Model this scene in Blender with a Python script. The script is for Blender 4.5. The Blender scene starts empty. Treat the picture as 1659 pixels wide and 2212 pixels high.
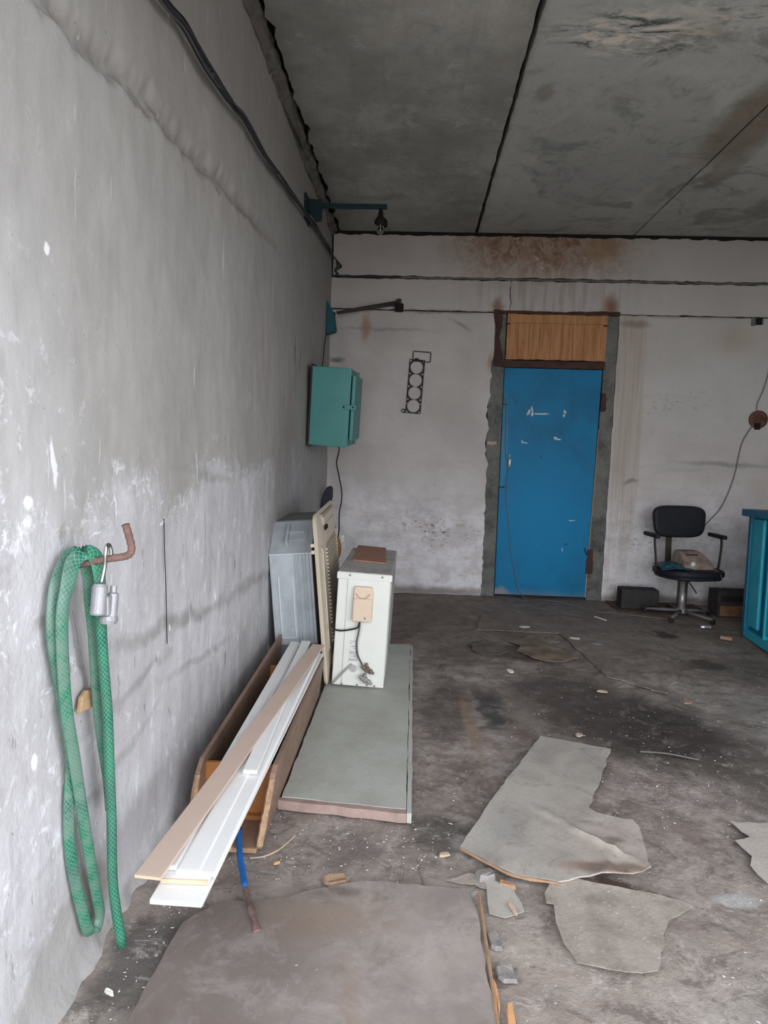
import bpy, bmesh, math, random
from mathutils import Vector, Matrix, noise, geometry
R = math.radians
C = bpy.context.scene.collection
scn = bpy.context.scene

# ------------------------------------------------------------------ camera
cam_data = bpy.data.cameras.new('camera')
cam = bpy.data.objects.new('camera', cam_data)
C.objects.link(cam)
scn.camera = cam
FPX = 1400.0
cam_data.sensor_fit = 'VERTICAL'
cam_data.sensor_height = 24.0
cam_data.sensor_width = 18.0
cam_data.lens = FPX / 2212.0 * 24.0
cam_data.clip_start = 0.05
r_ = Vector((0.9984425, 0.04663788, 0.03061844))
f_ = Vector((-0.04340244, 0.99414457, -0.09895859))
u_ = r_.cross(f_)
M4 = Matrix((r_, u_, -f_)).transposed().to_4x4()
M4.translation = Vector((0.7644, 0.0, 1.29))
cam.matrix_world = M4

# ------------------------------------------------------------------ sky and exposure
w = bpy.data.worlds.new('overcast_sky')
scn.world = w
w.use_nodes = True
wn = w.node_tree.nodes
wl = w.node_tree.links
bgn = wn['Background']
wt = wn.new('ShaderNodeTexCoord')
ws = wn.new('ShaderNodeSeparateXYZ')
wl.new(wt.outputs['Generated'], ws.inputs[0])
wr = wn.new('ShaderNodeMapRange')
wl.new(ws.outputs[2], wr.inputs[0])
wr.inputs[1].default_value = 0.0
wr.inputs[2].default_value = 1.0
wm = wn.new('ShaderNodeMix')
wm.data_type = 'RGBA'
wl.new(wr.outputs[0], wm.inputs[0])
wm.inputs[6].default_value = (1.26, 1.30, 1.40, 1)
wm.inputs[7].default_value = (0.58, 0.61, 0.68, 1)
wl.new(wm.outputs[2], bgn.inputs[0])
bgn.inputs[1].default_value = 1.0
scn.view_settings.view_transform = 'Standard'
scn.view_settings.look = 'None'
scn.view_settings.gamma = 1.0
scn.view_settings.use_curve_mapping = False
scn.view_settings.exposure = 2.3

# portal over the garage opening (only helps sampling of the sky)
pd = bpy.data.lights.new('opening_portal', 'AREA')
pd.shape = 'RECTANGLE'
pd.size = 3.95
pd.size_y = 2.42
pd.cycles.is_portal = True
po = bpy.data.objects.new('opening_portal', pd)
C.objects.link(po)

# ------------------------------------------------------------------ room numbers
D = 5.74      # depth of the back wall
H = 3.123     # ceiling height
XR = 3.95     # right wall
Y0 = 0.62     # plane of the open gate
po.location = (XR / 2, Y0, 1.21)
po.rotation_euler = (R(90), 0, 0)

# ------------------------------------------------------------------ node helpers
class Mat:
    def __init__(s, name):
        s.m = bpy.data.materials.new(name)
        s.m.use_nodes = True
        s.t = s.m.node_tree
        s.b = s.t.nodes['Principled BSDF']
        s.b.inputs['Specular IOR Level'].default_value = 0.25
        s._obj = None
    def obj(s):
        if s._obj is None:
            s._obj = s.t.nodes.new('ShaderNodeTexCoord').outputs['Object']
        return s._obj
    def uv(s):
        return s.t.nodes.new('ShaderNodeTexCoord').outputs['UV']
    def put(s, sock, v):
        if isinstance(v, bpy.types.NodeSocket):
            s.t.links.new(v, sock)
        elif isinstance(v, (tuple, list)):
            sock.default_value = tuple(v) + ((1,) if len(v) == 3 and len(sock.default_value) == 4 else ())
        else:
            sock.default_value = v
    def math(s, op, a, b=0.0, clamp=False):
        n = s.t.nodes.new('ShaderNodeMath')
        n.operation = op
        n.use_clamp = clamp
        s.put(n.inputs[0], a)
        s.put(n.inputs[1], b)
        return n.outputs[0]
    def mul(s, a, b): return s.math('MULTIPLY', a, b)
    def add(s, a, b): return s.math('ADD', a, b)
    def mx(s, a, b): return s.math('MAXIMUM', a, b)
    def mix(s, fac, a, b, mode='MIX'):
        n = s.t.nodes.new('ShaderNodeMix')
        n.data_type = 'RGBA'
        n.blend_type = mode
        s.put(n.inputs[0], fac)
        s.put(n.inputs[6], a)
        s.put(n.inputs[7], b)
        return n.outputs[2]
    def noise(s, scale, detail=4, rough=0.6, vec=None, dist=0.0, col=False):
        n = s.t.nodes.new('ShaderNodeTexNoise')
        s.put(n.inputs['Vector'], vec if vec is not None else s.obj())
        n.inputs['Scale'].default_value = scale
        n.inputs['Detail'].default_value = detail
        n.inputs['Roughness'].default_value = rough
        n.inputs['Distortion'].default_value = dist
        return n.outputs[1 if col else 0]
    def vor(s, scale, vec=None, feature='F1', rnd=1.0, out=0):
        n = s.t.nodes.new('ShaderNodeTexVoronoi')
        n.feature = feature
        s.put(n.inputs['Vector'], vec if vec is not None else s.obj())
        n.inputs['Scale'].default_value = scale
        n.inputs['Randomness'].default_value = rnd
        return n.outputs[out]
    def ramp(s, v, lo, hi, a=0.0, b=1.0, smooth=True):
        n = s.t.nodes.new('ShaderNodeMapRange')
        n.interpolation_type = 'SMOOTHSTEP' if smooth else 'LINEAR'
        s.put(n.inputs[0], v)
        n.inputs[1].default_value = lo
        n.inputs[2].default_value = hi
        n.inputs[3].default_value = a
        n.inputs[4].default_value = b
        return n.outputs[0]
    def map(s, loc=(0, 0, 0), rot=(0, 0, 0), scale=(1, 1, 1), typ='POINT', vec=None):
        n = s.t.nodes.new('ShaderNodeMapping')
        n.vector_type = typ
        s.put(n.inputs[0], vec if vec is not None else s.obj())
        n.inputs[1].default_value = loc
        n.inputs[2].default_value = rot
        n.inputs[3].default_value = scale
        return n.outputs[0]
    def xyz(s, i, vec=None):
        n = s.t.nodes.new('ShaderNodeSeparateXYZ')
        s.put(n.inputs[0], vec if vec is not None else s.obj())
        return n.outputs[i]
    def warp(s, amt, scale, detail=4):
        key = (amt, scale, detail)
        if not hasattr(s, '_w'):
            s._w = {}
        if key not in s._w:
            c = s.noise(scale, detail, 0.6, col=True)
            n = s.t.nodes.new('ShaderNodeVectorMath')
            n.operation = 'MULTIPLY_ADD'
            s.put(n.inputs[0], c)
            n.inputs[1].default_value = (2 * amt,) * 3
            a = s.t.nodes.new('ShaderNodeVectorMath')
            a.operation = 'SUBTRACT'
            s.put(a.inputs[0], s.obj())
            a.inputs[1].default_value = (amt,) * 3
            s.put(n.inputs[2], a.outputs[0])
            s._w[key] = n.outputs[0]
        return s._w[key]
    def blob(s, c, r, ang=0.0, soft=0.5, warp=(0.08, 4), axes='xy'):
        """soft-edged elliptical stain with a ragged outline, in place on the surface"""
        big = 1e4
        v = s.warp(warp[0], warp[1]) if warp else s.obj()
        if axes == 'xy':
            m = s.map((c[0], c[1], 0), (0, 0, R(ang)), (r[0], r[1], big), 'TEXTURE', v)
        elif axes == 'xz':
            m = s.map((c[0], 0, c[1]), (0, R(-ang), 0), (r[0], big, r[1]), 'TEXTURE', v)
        else:
            m = s.map((0, c[0], c[1]), (R(ang), 0, 0), (big, r[0], r[1]), 'TEXTURE', v)
        n = s.t.nodes.new('ShaderNodeVectorMath')
        n.operation = 'LENGTH'
        s.put(n.inputs[0], m)
        return s.ramp(n.outputs['Value'], 1.0 + soft * 0.5, 1.0 - soft, 0, 1)
    def bump(s, h, strength=0.4, dist=0.01):
        n = s.t.nodes.new('ShaderNodeBump')
        n.inputs['Strength'].default_value = strength
        n.inputs['Distance'].default_value = dist
        s.put(n.inputs['Height'], h)
        s.put(s.b.inputs['Normal'], n.outputs[0])
    def col(s, c): s.put(s.b.inputs['Base Color'], c)
    def rough(s, r): s.put(s.b.inputs['Roughness'], r)
    def metal(s, r): s.put(s.b.inputs['Metallic'], r)
    def done(s): return s.m

def worn(name, base, dark=None, rough=0.6, metal=0.0, scale=8, amt=0.5, bump=0.15, spec=0.25, speck=0.0, speckcol=(0.7, 0.7, 0.68)):
    """painted / plain material with dirt blotches, grain and light specks"""
    k = Mat(name)
    dark = dark or tuple(c * 0.5 for c in base)
    n1 = k.ramp(k.noise(scale, 6, 0.65), 0.38, 0.72)
    n2 = k.noise(scale * 9, 3, 0.6)
    c = k.mix(k.mul(n1, amt), base, dark)
    c = k.mix(k.ramp(n2, 0.45, 0.75, 0, amt * 0.35), c, dark)
    if speck:
        sp = k.ramp(k.noise(scale * 14, 2, 0.5), 0.72 - 0.05 * speck, 0.76 - 0.05 * speck)
        c = k.mix(sp, c, speckcol)
    k.col(c)
    k.rough(k.ramp(n2, 0.3, 0.7, rough - 0.08, rough + 0.08))
    k.metal(metal)
    k.b.inputs['Specular IOR Level'].default_value = spec
    k.bump(k.add(n2, k.mul(n1, 0.6)), bump, 0.004)
    return k.done()

# ------------------------------------------------------------------ mesh helpers
def tag(o, label=None, cat=None, group=None, kind=None):
    if label: o['label'] = label
    if cat: o['category'] = cat
    if group: o['group'] = group
    if kind: o['kind'] = kind
    return o

def thing(name, label, cat, loc=(0, 0, 0), rot=(0, 0, 0), group=None):
    o = bpy.data.objects.new(name, None)
    o.empty_display_size = 0.05
    C.objects.link(o)
    o.location = loc
    o.rotation_euler = rot
    return tag(o, label, cat, group)

def obj(name, bm, mat, parent=None, smooth=False, bevel=0.0, label=None):
    me = bpy.data.meshes.new(name)
    bmesh.ops.recalc_face_normals(bm, faces=bm.faces[:])
    bm.to_mesh(me)
    bm.free()
    if smooth:
        for p in me.polygons:
            p.use_smooth = True
    me.materials.append(mat)
    o = bpy.data.objects.new(name, me)
    C.objects.link(o)
    if parent is not None:
        o.parent = parent
    if bevel:
        b = o.modifiers.new('bevel', 'BEVEL')
        b.width = bevel
        b.segments = 2
        b.limit_method = 'ANGLE'
    if label:
        o['label'] = label
    return o

def bm_new(): return bmesh.new()

def box(bm, x0, x1, y0, y1, z0, z1, M=None):
    vs = [Vector((x, y, z)) for x in (x0, x1) for y in (y0, y1) for z in (z0, z1)]
    if M is not None:
        vs = [M @ v for v in vs]
    v = [bm.verts.new(p) for p in vs]
    for f in ((0, 1, 3, 2), (4, 6, 7, 5), (0, 4, 5, 1), (2, 3, 7, 6), (0, 2, 6, 4), (1, 5, 7, 3)):
        bm.faces.new([v[i] for i in f])
    return bm

def mbox(*a, **k): return box(bm_new(), *a, **k)

def prism(bm, pts, d, M=None):
    """pts: list of 3D points of a planar outline; d: extrusion vector"""
    d = Vector(d)
    a = [Vector(p) for p in pts]
    b = [p + d for p in a]
    if M is not None:
        a = [M @ p for p in a]
        b = [M @ p for p in b]
    va = [bm.verts.new(p) for p in a]
    vb = [bm.verts.new(p) for p in b]
    n = len(a)
    bm.faces.new(va)
    bm.faces.new(vb[::-1])
    for i in range(n):
        j = (i + 1) % n
        bm.faces.new([va[i], vb[i], vb[j], va[j]])
    return bm

def tube(bm, pts, r, segs=10, flat=None, up=None, uv=False):
    """swept tube; r number or list; flat = (half width, half thickness) list for ribbon-like hoses with axis 'up'"""
    pts = [Vector(p) for p in pts]
    n = len(pts)
    rr = r if isinstance(r, (list, tuple)) else [r] * n
    T = []
    for i in range(n):
        a = pts[max(0, i - 1)]
        b = pts[min(n - 1, i + 1)]
        T.append((b - a).normalized())
    ref = Vector(up) if up else (Vector((0, 0, 1)) if abs(T[0].z) < 0.9 else Vector((1, 0, 0)))
    rings = []
    uvl = bm.loops.layers.uv.verify() if uv else None
    L = [0.0]
    for i in range(1, n):
        L.append(L[-1] + (pts[i] - pts[i - 1]).length)
    N = (ref - T[0] * ref.dot(T[0])).normalized()
    for i in range(n):
        if up:
            q = ref - T[i] * ref.dot(T[i])
            if q.length > 0.15:
                N = q.normalized()
            else:
                N = (N - T[i] * N.dot(T[i])).normalized()
        else:
            N = (N - T[i] * N.dot(T[i])).normalized()
        Bv = T[i].cross(N)
        ring = []
        for k in range(segs):
            a = 2 * math.pi * k / segs
            if flat:
                fw, ft = flat[i] if isinstance(flat, list) else flat
                p = pts[i] + N * math.cos(a) * fw + Bv * math.sin(a) * ft
            else:
                p = pts[i] + (N * math.cos(a) + Bv * math.sin(a)) * rr[i]
            ring.append(bm.verts.new(p))
        rings.append(ring)
    for i in range(n - 1):
        for k in range(segs):
            k2 = (k + 1) % segs
            f = bm.faces.new([rings[i][k], rings[i][k2], rings[i + 1][k2], rings[i + 1][k]])
            if uv:
                for lp, (u, v) in zip(f.loops, ((k, L[i]), (k + 1, L[i]), (k + 1, L[i + 1]), (k, L[i + 1]))):
                    lp[uvl].uv = (u / segs, v)
    bm.faces.new(rings[0])
    bm.faces.new(rings[-1][::-1])
    return bm

def curve(pts, n=6):
    """Catmull-Rom through points"""
    P = [Vector(p) for p in pts]
    P = [P[0] * 2 - P[1]] + P + [P[-1] * 2 - P[-2]]
    out = []
    for i in range(1, len(P) - 2):
        for k in range(n):
            t = k / n
            a, b, c, d = P[i - 1], P[i], P[i + 1], P[i + 2]
            out.append(0.5 * ((2 * b) + (c - a) * t + (2 * a - 5 * b + 4 * c - d) * t * t + (3 * b - a - 3 * c + d) * t ** 3))
    out.append(P[-2])
    return out

def lathe(bm, prof, segs=20, M=None, a0=0, a1=360):
    full = abs(a1 - a0 - 360) < 1e-3
    cnt = segs if full else segs + 1
    rings = []
    for (r, z) in prof:
        ring = []
        for k in range(cnt):
            a = R(a0 + (a1 - a0) * k / segs)
            p = Vector((r * math.cos(a), r * math.sin(a), z))
            if M is not None:
                p = M @ p
            ring.append(bm.verts.new(p))
        rings.append(ring)
    for i in range(len(rings) - 1):
        for k in range(cnt if full else cnt - 1):
            k2 = (k + 1) % cnt
            bm.faces.new([rings[i][k], rings[i][k2], rings[i + 1][k2], rings[i + 1][k]])
    if full:
        if prof[0][0] > 1e-4: bm.faces.new(rings[0])
        if prof[-1][0] > 1e-4: bm.faces.new(rings[-1][::-1])
    return bm

def nz(x, y, z=0.0, s=1.0, o=3):
    return noise.fractal(Vector((x * s, y * s, z * s)), 0.8, 2.0, o)

def jag(pts, step=0.02, amp=0.004, seed=0, keep=()):
    """roughen a 2D outline; edges listed in keep stay straight"""
    out = []
    n = len(pts)
    for i in range(n):
        a = Vector(pts[i]); b = Vector(pts[(i + 1) % n])
        d = b - a
        L = d.length
        m = max(1, int(L / step))
        nr = Vector((-d.y, d.x)).normalized()
        for k in range(m):
            t = k / m
            p = a + d * t
            if i not in keep and k > 0:
                p = p + nr * amp * (nz(p.x, p.y, seed * 7.3, 14, 4) * 1.6)
            out.append(p)
    return out

def sheet_bm(outline, thick, step=0.06, hf=None, M=None):
    """closed slab from a 2D outline with an undulating top; hf(x,y)->dz ; M maps (x,y,z)"""
    outline = [Vector((p[0], p[1])) for p in outline]
    n = len(outline)
    xs = [p.x for p in outline]; ys = [p.y for p in outline]
    pts = list(outline)
    def inside(x, y):
        c = False
        j = n - 1
        for i in range(n):
            a, b = outline[i], outline[j]
            if (a.y > y) != (b.y > y) and x < (b.x - a.x) * (y - a.y) / (b.y - a.y) + a.x:
                c = not c
            j = i
        return c
    if step:
        x = min(xs) + step / 2
        while x < max(xs):
            y = min(ys) + step / 2
            while y < max(ys):
                if inside(x, y):
                    pts.append(Vector((x, y)))
                y += step
            x += step
    vo, eo, fo, _, _, _ = geometry.delaunay_2d_cdt(pts, [(i, (i + 1) % n) for i in range(n)], [], 1, 1e-5)
    bm = bm_new()
    tf = lambda p: M @ p if M is not None else p
    top = [bm.verts.new(tf(Vector((v.x, v.y, thick + (hf(v.x, v.y) if hf else 0))))) for v in vo]
    bot = [bm.verts.new(tf(Vector((v.x, v.y, (hf(v.x, v.y) if hf else 0))))) for v in vo]
    cnt = {}
    for f in fo:
        try:
            bm.faces.new([top[i] for i in f])
            bm.faces.new([bot[i] for i in f][::-1])
        except ValueError:
            continue
        for a, b in zip(f, list(f[1:]) + [f[0]]):
            k = (min(a, b), max(a, b))
            cnt[k] = cnt.get(k, 0) + 1
    for (a, b), c in cnt.items():
        if c == 1:
            bm.faces.new([top[a], top[b], bot[b], bot[a]])
    return bm

def grid_bm(nu, nv, fn):
    bm = bm_new()
    V = [[bm.verts.new(fn(i / nu, j / nv)) for j in range(nv + 1)] for i in range(nu + 1)]
    for i in range(nu):
        for j in range(nv):
            bm.faces.new([V[i][j], V[i + 1][j], V[i + 1][j + 1], V[i][j + 1]])
    return bm

# ================================================================== MATERIALS OF THE SETTING
def mat_left_wall():
    k = Mat('left_wall_whitewash')
    z = k.xyz(2)
    y = k.xyz(1)
    drag = k.noise(11, 5, 0.65, k.map(scale=(1, 1.0, 0.16)))      # vertical drags of the brush
    fine = k.noise(60, 4, 0.7)
    blot = k.ramp(k.noise(2.2, 5, 0.6, dist=0.4), 0.35, 0.7)
    # smooth warm grey coat above, lavender limewash below; the border wanders around one metre
    wob = k.add(k.mul(k.noise(2.6, 5, 0.65, dist=0.4), 0.75), k.mul(y, 0.035))
    low = k.ramp(k.math('SUBTRACT', z, wob), 0.78, 0.58)
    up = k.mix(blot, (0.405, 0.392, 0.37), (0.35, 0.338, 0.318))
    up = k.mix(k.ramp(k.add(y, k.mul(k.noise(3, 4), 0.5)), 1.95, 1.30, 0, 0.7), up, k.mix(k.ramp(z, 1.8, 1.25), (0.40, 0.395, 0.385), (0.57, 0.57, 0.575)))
    up = k.mix(k.ramp(drag, 0.42, 0.68, 0, 0.30), up, (0.30, 0.29, 0.275))
    lo = k.mix(blot, (0.585, 0.58, 0.595), (0.49, 0.48, 0.485))
    lo = k.mix(k.ramp(drag, 0.45, 0.62, 0, 0.50), lo, (0.42, 0.415, 0.42))
    lo = k.mix(k.ramp(k.noise(8, 6, 0.75, dist=0.8), 0.52, 0.66, 0, 0.45), lo, (0.40, 0.39, 0.385))
    lo = k.mix(k.ramp(k.noise(17, 6, 0.75, k.map(loc=(5, 2, 1), scale=(1, 1, 0.6)), 0.5), 0.56, 0.66, 0, 0.6), lo, (0.76, 0.76, 0.79))
    c = k.mix(low, up, lo)
    # flaky bright rim along the border
    rim = k.mul(k.mul(low, k.math('SUBTRACT', 1.0, low)), 4.0)
    c = k.mix(k.mul(k.mul(rim, k.ramp(k.noise(30, 6, 0.8, dist=0.6), 0.52, 0.60)), 0.75), c, (0.74, 0.74, 0.75))
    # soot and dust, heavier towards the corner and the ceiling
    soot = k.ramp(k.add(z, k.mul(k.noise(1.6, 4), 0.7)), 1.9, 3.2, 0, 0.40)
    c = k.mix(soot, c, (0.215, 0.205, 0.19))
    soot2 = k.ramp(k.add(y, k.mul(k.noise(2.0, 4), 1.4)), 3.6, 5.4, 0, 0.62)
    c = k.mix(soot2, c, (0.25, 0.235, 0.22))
    for cc, rr, a, f in (((2.05, 0.70), (0.55, 0.028), -7, 0.75), ((1.75, 0.60), (0.30, 0.02), 4, 0.55), ((3.05, 0.62), (0.6, 0.035), -4, 0.6), ((2.3, 0.50), (0.45, 0.018), -6, 0.5),
                         ((1.55, 0.42), (0.4, 0.018), 10, 0.45), ((3.9, 1.15), (0.42, 0.5), 0, 0.6), ((4.6, 0.8), (0.5, 0.35), 0, 0.6), ((2.7, 0.30), (0.8, 0.16), 0, 0.5),
                         ((3.6, 1.0), (0.5, 0.25), 0, 0.5), ((1.31, 0.26), (0.14, 0.10), 20, 0.5), ((2.35, 1.17), (0.35, 0.02), -6, 0.5), ((1.36, 1.08), (0.02, 0.03), 0, 0.7), ((1.27, 0.90), (0.03, 0.02), 0, 0.6)):
        c = k.mix(k.mul(k.blob(cc, rr, a, 0.8, (0.05, 7), 'yz'), k.ramp(drag, 0.25, 0.55, 0.45 * f, f)), c, (0.27, 0.255, 0.245))
    rz = k.math('SUBTRACT', k.math('SUBTRACT', z, k.mul(y, 0.085)), k.mul(k.noise(7, 5, 0.7), 0.10))
    lip = k.mul(k.ramp(rz, 1.945, 1.965), k.ramp(rz, 2.04, 1.975))
    lip = k.mul(lip, k.mul(k.ramp(y, 3.9, 3.0), k.ramp(k.noise(20, 5, 0.75, k.map(scale=(1, 1, 0.3))), 0.38, 0.58, 0.2, 0.7)))
    c = k.mix(lip, c, (0.17, 0.155, 0.135))  # shade under the overhanging render edge painted as a dark line
    for cc, rr, f in (((3.3, 1.75), (0.35, 0.35), 0.3), ((3.9, 1.45), (0.25, 0.5), 0.35), ((2.5, 2.25), (0.6, 0.12), 0.25)):
        c = k.mix(k.mul(k.mul(k.blob(cc, rr, 0, 0.9, (0.1, 4), 'yz'), f), k.ramp(drag, 0.35, 0.6)), c, (0.24, 0.19, 0.165))
    # crisp white lime splashes near the opening
    lime = k.mul(k.ramp(k.noise(15, 6, 0.75, dist=0.5), 0.57, 0.64), k.mul(k.ramp(y, 1.75, 1.15), k.ramp(z, 1.75, 1.2, 0.15, 1.0)))
    c = k.mix(k.mul(lime, 0.65), c, (0.82, 0.83, 0.88))
    for cc, rr in (((1.33, 1.67), (0.011, 0.014)), ((1.335, 1.235), (0.011, 0.055)), ((1.24, 1.16), (0.016, 0.014)), ((1.98, 0.70), (0.006, 0.016)),
                   ((1.25, 0.62), (0.013, 0.018)), ((2.24, 1.20), (0.003, 0.07)), ((1.93, 1.04), (0.02, 0.005)), ((1.62, 1.12), (0.003, 0.04)), ((1.52, 1.06), (0.03, 0.003)), ((2.45, 0.70), (0.006, 0.022))):
        c = k.mix(k.mul(k.blob(cc, rr, 8, 0.35, (0.014, 26), 'yz'), 0.9), c, (0.86, 0.87, 0.88))
    # white scratches, mostly upright
    for (sc_, ro, vz, th, am) in ((34, 5, 0.09, 0.70, 0.45), (21, -14, 0.12, 0.715, 0.35), (26, 62, 0.10, 0.73, 0.35)):
        sc = k.ramp(k.noise(sc_, 3, 0.5, k.map(rot=(R(ro), 0, 0), scale=(1, 1, vz))), th, th + 0.03)
        c = k.mix(k.mul(sc, am), c, (0.74, 0.74, 0.745))
    # dark pits, nicks and scratches
    pit = k.mul(k.ramp(k.vor(30, k.warp(0.02, 20)), 0.10, 0.05), k.ramp(k.noise(5, 2), 0.47, 0.57))
    c = k.mix(k.mul(pit, 0.7), c, (0.15, 0.14, 0.13))
    dk = k.ramp(k.noise(26, 4, 0.65, k.map(rot=(R(-12), 0, 0), scale=(1, 1, 0.22))), 0.635, 0.69)
    c = k.mix(k.mul(dk, k.mul(k.ramp(low, 0, 1, 0.25, 1.0), k.ramp(y, 1.2, 3.4, 0.5, 0.95))), c, (0.19, 0.175, 0.165))
    for pts in (((4.14, 1.88), (0.012, 0.10), 12), ((4.32, 1.84), (0.012, 0.10), -6), ((4.18, 1.70), (0.006, 0.14), 3)):
        c = k.mix(k.mul(k.blob(pts[0], pts[1], pts[2], 0.5, (0.02, 16), 'yz'), 0.85), c, (0.07, 0.065, 0.06))
    # bare cement under the lost plaster by the floor
    bare = k.mx(k.blob((1.35, 0.08), (0.24, 0.16), 18, 0.15, (0.06, 9), 'yz'), k.mul(k.blob((2.2, 0.0), (1.3, 0.07), 0, 0.4, (0.05, 7), 'yz'), 1.0))
    c = k.mix(k.mul(bare, 0.75), c, (0.33, 0.315, 0.29))
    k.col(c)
    k.rough(0.9)
    h = k.add(k.mul(fine, 0.5), k.mul(k.noise(14, 6, 0.7), 1.6))
    h = k.mul(k.add(h, k.mul(drag, 0.8)), k.ramp(low, 0, 1, 0.6, 1.5))
    k.bump(h, 0.35, 0.006)
    return k.done()

def mat_back_wall():
    k = Mat('back_wall_whitewash')
    x = k.xyz(0)
    z = k.xyz(2)
    drag = k.noise(10, 5, 0.65, k.map(scale=(1, 1, 0.16)))
    hor = k.noise(6, 5, 0.6, k.map(scale=(0.35, 1, 2.2)))
    fine = k.noise(70, 3, 0.7)
    c = k.mix(k.ramp(k.noise(1.8, 5), 0.35, 0.7), (0.49, 0.455, 0.43), (0.41, 0.375, 0.35))
    low = k.ramp(k.add(z, k.mul(k.noise(2.5, 4), 0.5)), 1.45, 0.80)
    c = k.mix(low, c, k.mix(k.ramp(k.noise(7, 5, 0.7), 0.4, 0.66), (0.69, 0.665, 0.665), (0.54, 0.51, 0.505)))
    c = k.mix(k.ramp(hor, 0.48, 0.68, 0, 0.35), c, (0.40, 0.375, 0.36))
    c = k.mix(k.ramp(k.add(z, k.mul(drag, 0.5)), 2.25, 3.2, 0, 0.30), c, (0.33, 0.305, 0.285))
    c = k.mix(k.mul(k.ramp(x, 2.3, 3.0, 0, 0.45), k.ramp(z, 1.0, 1.8)), c, (0.43, 0.43, 0.40))
    colm = k.mul(k.mul(k.ramp(x, 2.44, 2.50), k.ramp(x, 2.73, 2.69)), k.mul(k.ramp(z, 0.1, 1.2, 0.35, 1.0), k.ramp(z, 2.50, 2.44)))
    vst = k.noise(38, 4, 0.6, k.map(scale=(1, 1, 0.03)))
    c = k.mix(k.mul(colm, k.ramp(vst, 0.35, 0.65, 0.15, 0.75)), c, (0.34, 0.275, 0.215))
    c = k.mix(k.ramp(k.noise(12, 8, 0.8, k.map(scale=(1, 1, 0.8))), 0.54, 0.68, 0, 0.35), c, (0.33, 0.31, 0.295))
    # rust and leak stains under the ceiling
    rusty = k.mul(k.ramp(k.noise(11, 7, 0.75, dist=1.0), 0.40, 0.60), 1.0)
    st = k.blob((1.78, 3.04), (0.78, 0.30), 0, 0.7, (0.15, 5), 'xz')
    c = k.mix(k.mul(st, 0.75), c, (0.30, 0.215, 0.15))
    c = k.mix(k.mul(k.mul(st, rusty), 0.85), c, (0.17, 0.085, 0.045))
    pale = k.mul(st, k.ramp(k.noise(16, 6, 0.7, dist=1.4), 0.60, 0.66))
    c = k.mix(k.mul(pale, 0.75), c, (0.55, 0.50, 0.44))
    st2 = k.blob((2.28, 3.02), (0.18, 0.13), 0, 0.6, (0.08, 6), 'xz')
    c = k.mix(k.mul(st2, 0.6), c, (0.27, 0.18, 0.09))
    drips = k.mul(k.ramp(k.noise(22, 3, 0.6, k.map(scale=(1, 1, 0.07))), 0.50, 0.60), k.blob((1.85, 2.70), (0.75, 0.32), 0, 0.7, (0.05, 5), 'xz'))
    c = k.mix(k.mul(drips, 0.5), c, (0.27, 0.22, 0.17))
    for cc, rr, a, f, colr in (((0.305, 2.32), (0.045, 0.12), 0, 0.75, (0.30, 0.17, 0.09)), ((1.44, 2.52), (0.05, 0.09), 0, 0.8, (0.20, 0.09, 0.04)),
                         ((2.39, 2.53), (0.07, 0.11), 0, 0.85, (0.19, 0.085, 0.035)), ((1.40, 2.06), (0.03, 0.08), 0, 0.6, (0.30, 0.17, 0.09)),
                         ((2.60, 1.75), (0.10, 0.80), 0, 0.34, (0.38, 0.33, 0.265)), ((2.60, 2.40), (0.15, 0.03), 0, 0.6, (0.16, 0.13, 0.10)),
                         ((3.45, 2.30), (0.16, 0.14), 0, 0.4, (0.35, 0.26, 0.17)), ((3.75, 1.04), (0.10, 0.10), 0, 0.5, (0.48, 0.38, 0.30)),
                         ((3.45, 1.235), (0.42, 0.022), -1, 0.75, (0.24, 0.225, 0.21)), ((3.1, 1.17), (0.25, 0.018), 6, 0.3, (0.3, 0.28, 0.27)),
                         ((2.65, 1.06), (0.06, 0.022), 14, 0.8, (0.20, 0.17, 0.15)), ((1.13, 2.36), (0.10, 0.02), -28, 0.7, (0.22, 0.21, 0.205)),
                         ((0.45, 2.31), (0.42, 0.018), 0, 0.6, (0.24, 0.22, 0.20)), ((0.95, 2.47), (0.4, 0.02), 0, 0.65, (0.15, 0.12, 0.105)),
                         ((3.0, 2.465), (0.5, 0.015), 0, 0.5, (0.22, 0.19, 0.17)), ((0.06, 2.04), (0.07, 0.03), 0, 0.9, (0.09, 0.085, 0.08)),
                         ((0.10, 1.6), (0.10, 1.0), 0, 0.3, (0.26, 0.245, 0.23)), ((0.9, 0.02), (0.9, 0.05), 0, 0.8, (0.15, 0.12, 0.105)),
                         ((3.0, 0.02), (1.2, 0.05), 0, 0.8, (0.14, 0.11, 0.095))):
        c = k.mix(k.mul(k.blob(cc, rr, a, 0.8, (0.035, 9), 'xz'), f), c, colr)
    # dark chips in clusters low on the wall and to the right of the door
    chips = k.ramp(k.noise(34, 5, 0.7, k.map(scale=(0.6, 1, 1.3))), 0.565, 0.61)
    zone = k.mx(k.blob((0.95, 0.58), (0.42, 0.17), -4, 0.9, (0.1, 4), 'xz'), k.mul(k.blob((3.0, 1.75), (0.34, 0.10), 8, 0.9, (0.1, 4), 'xz'), 0.55))
    zone = k.mx(zone, k.mul(k.blob((2.95, 0.6), (0.5, 0.3), 0, 0.9, (0.1, 4), 'xz'), 0.55))
    zone = k.mx(zone, k.mul(k.ramp(z, 1.3, 0.2), 0.22))
    c = k.mix(k.mul(k.mul(k.blob((0.98, 0.60), (0.42, 0.14), 0, 0.9, (0.1, 4), 'xz'), k.ramp(k.noise(9, 6, 0.75), 0.45, 0.6)), 0.4), c, (0.30, 0.22, 0.20))
    c = k.mix(k.mul(chips, zone), c, (0.13, 0.105, 0.095))
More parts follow.
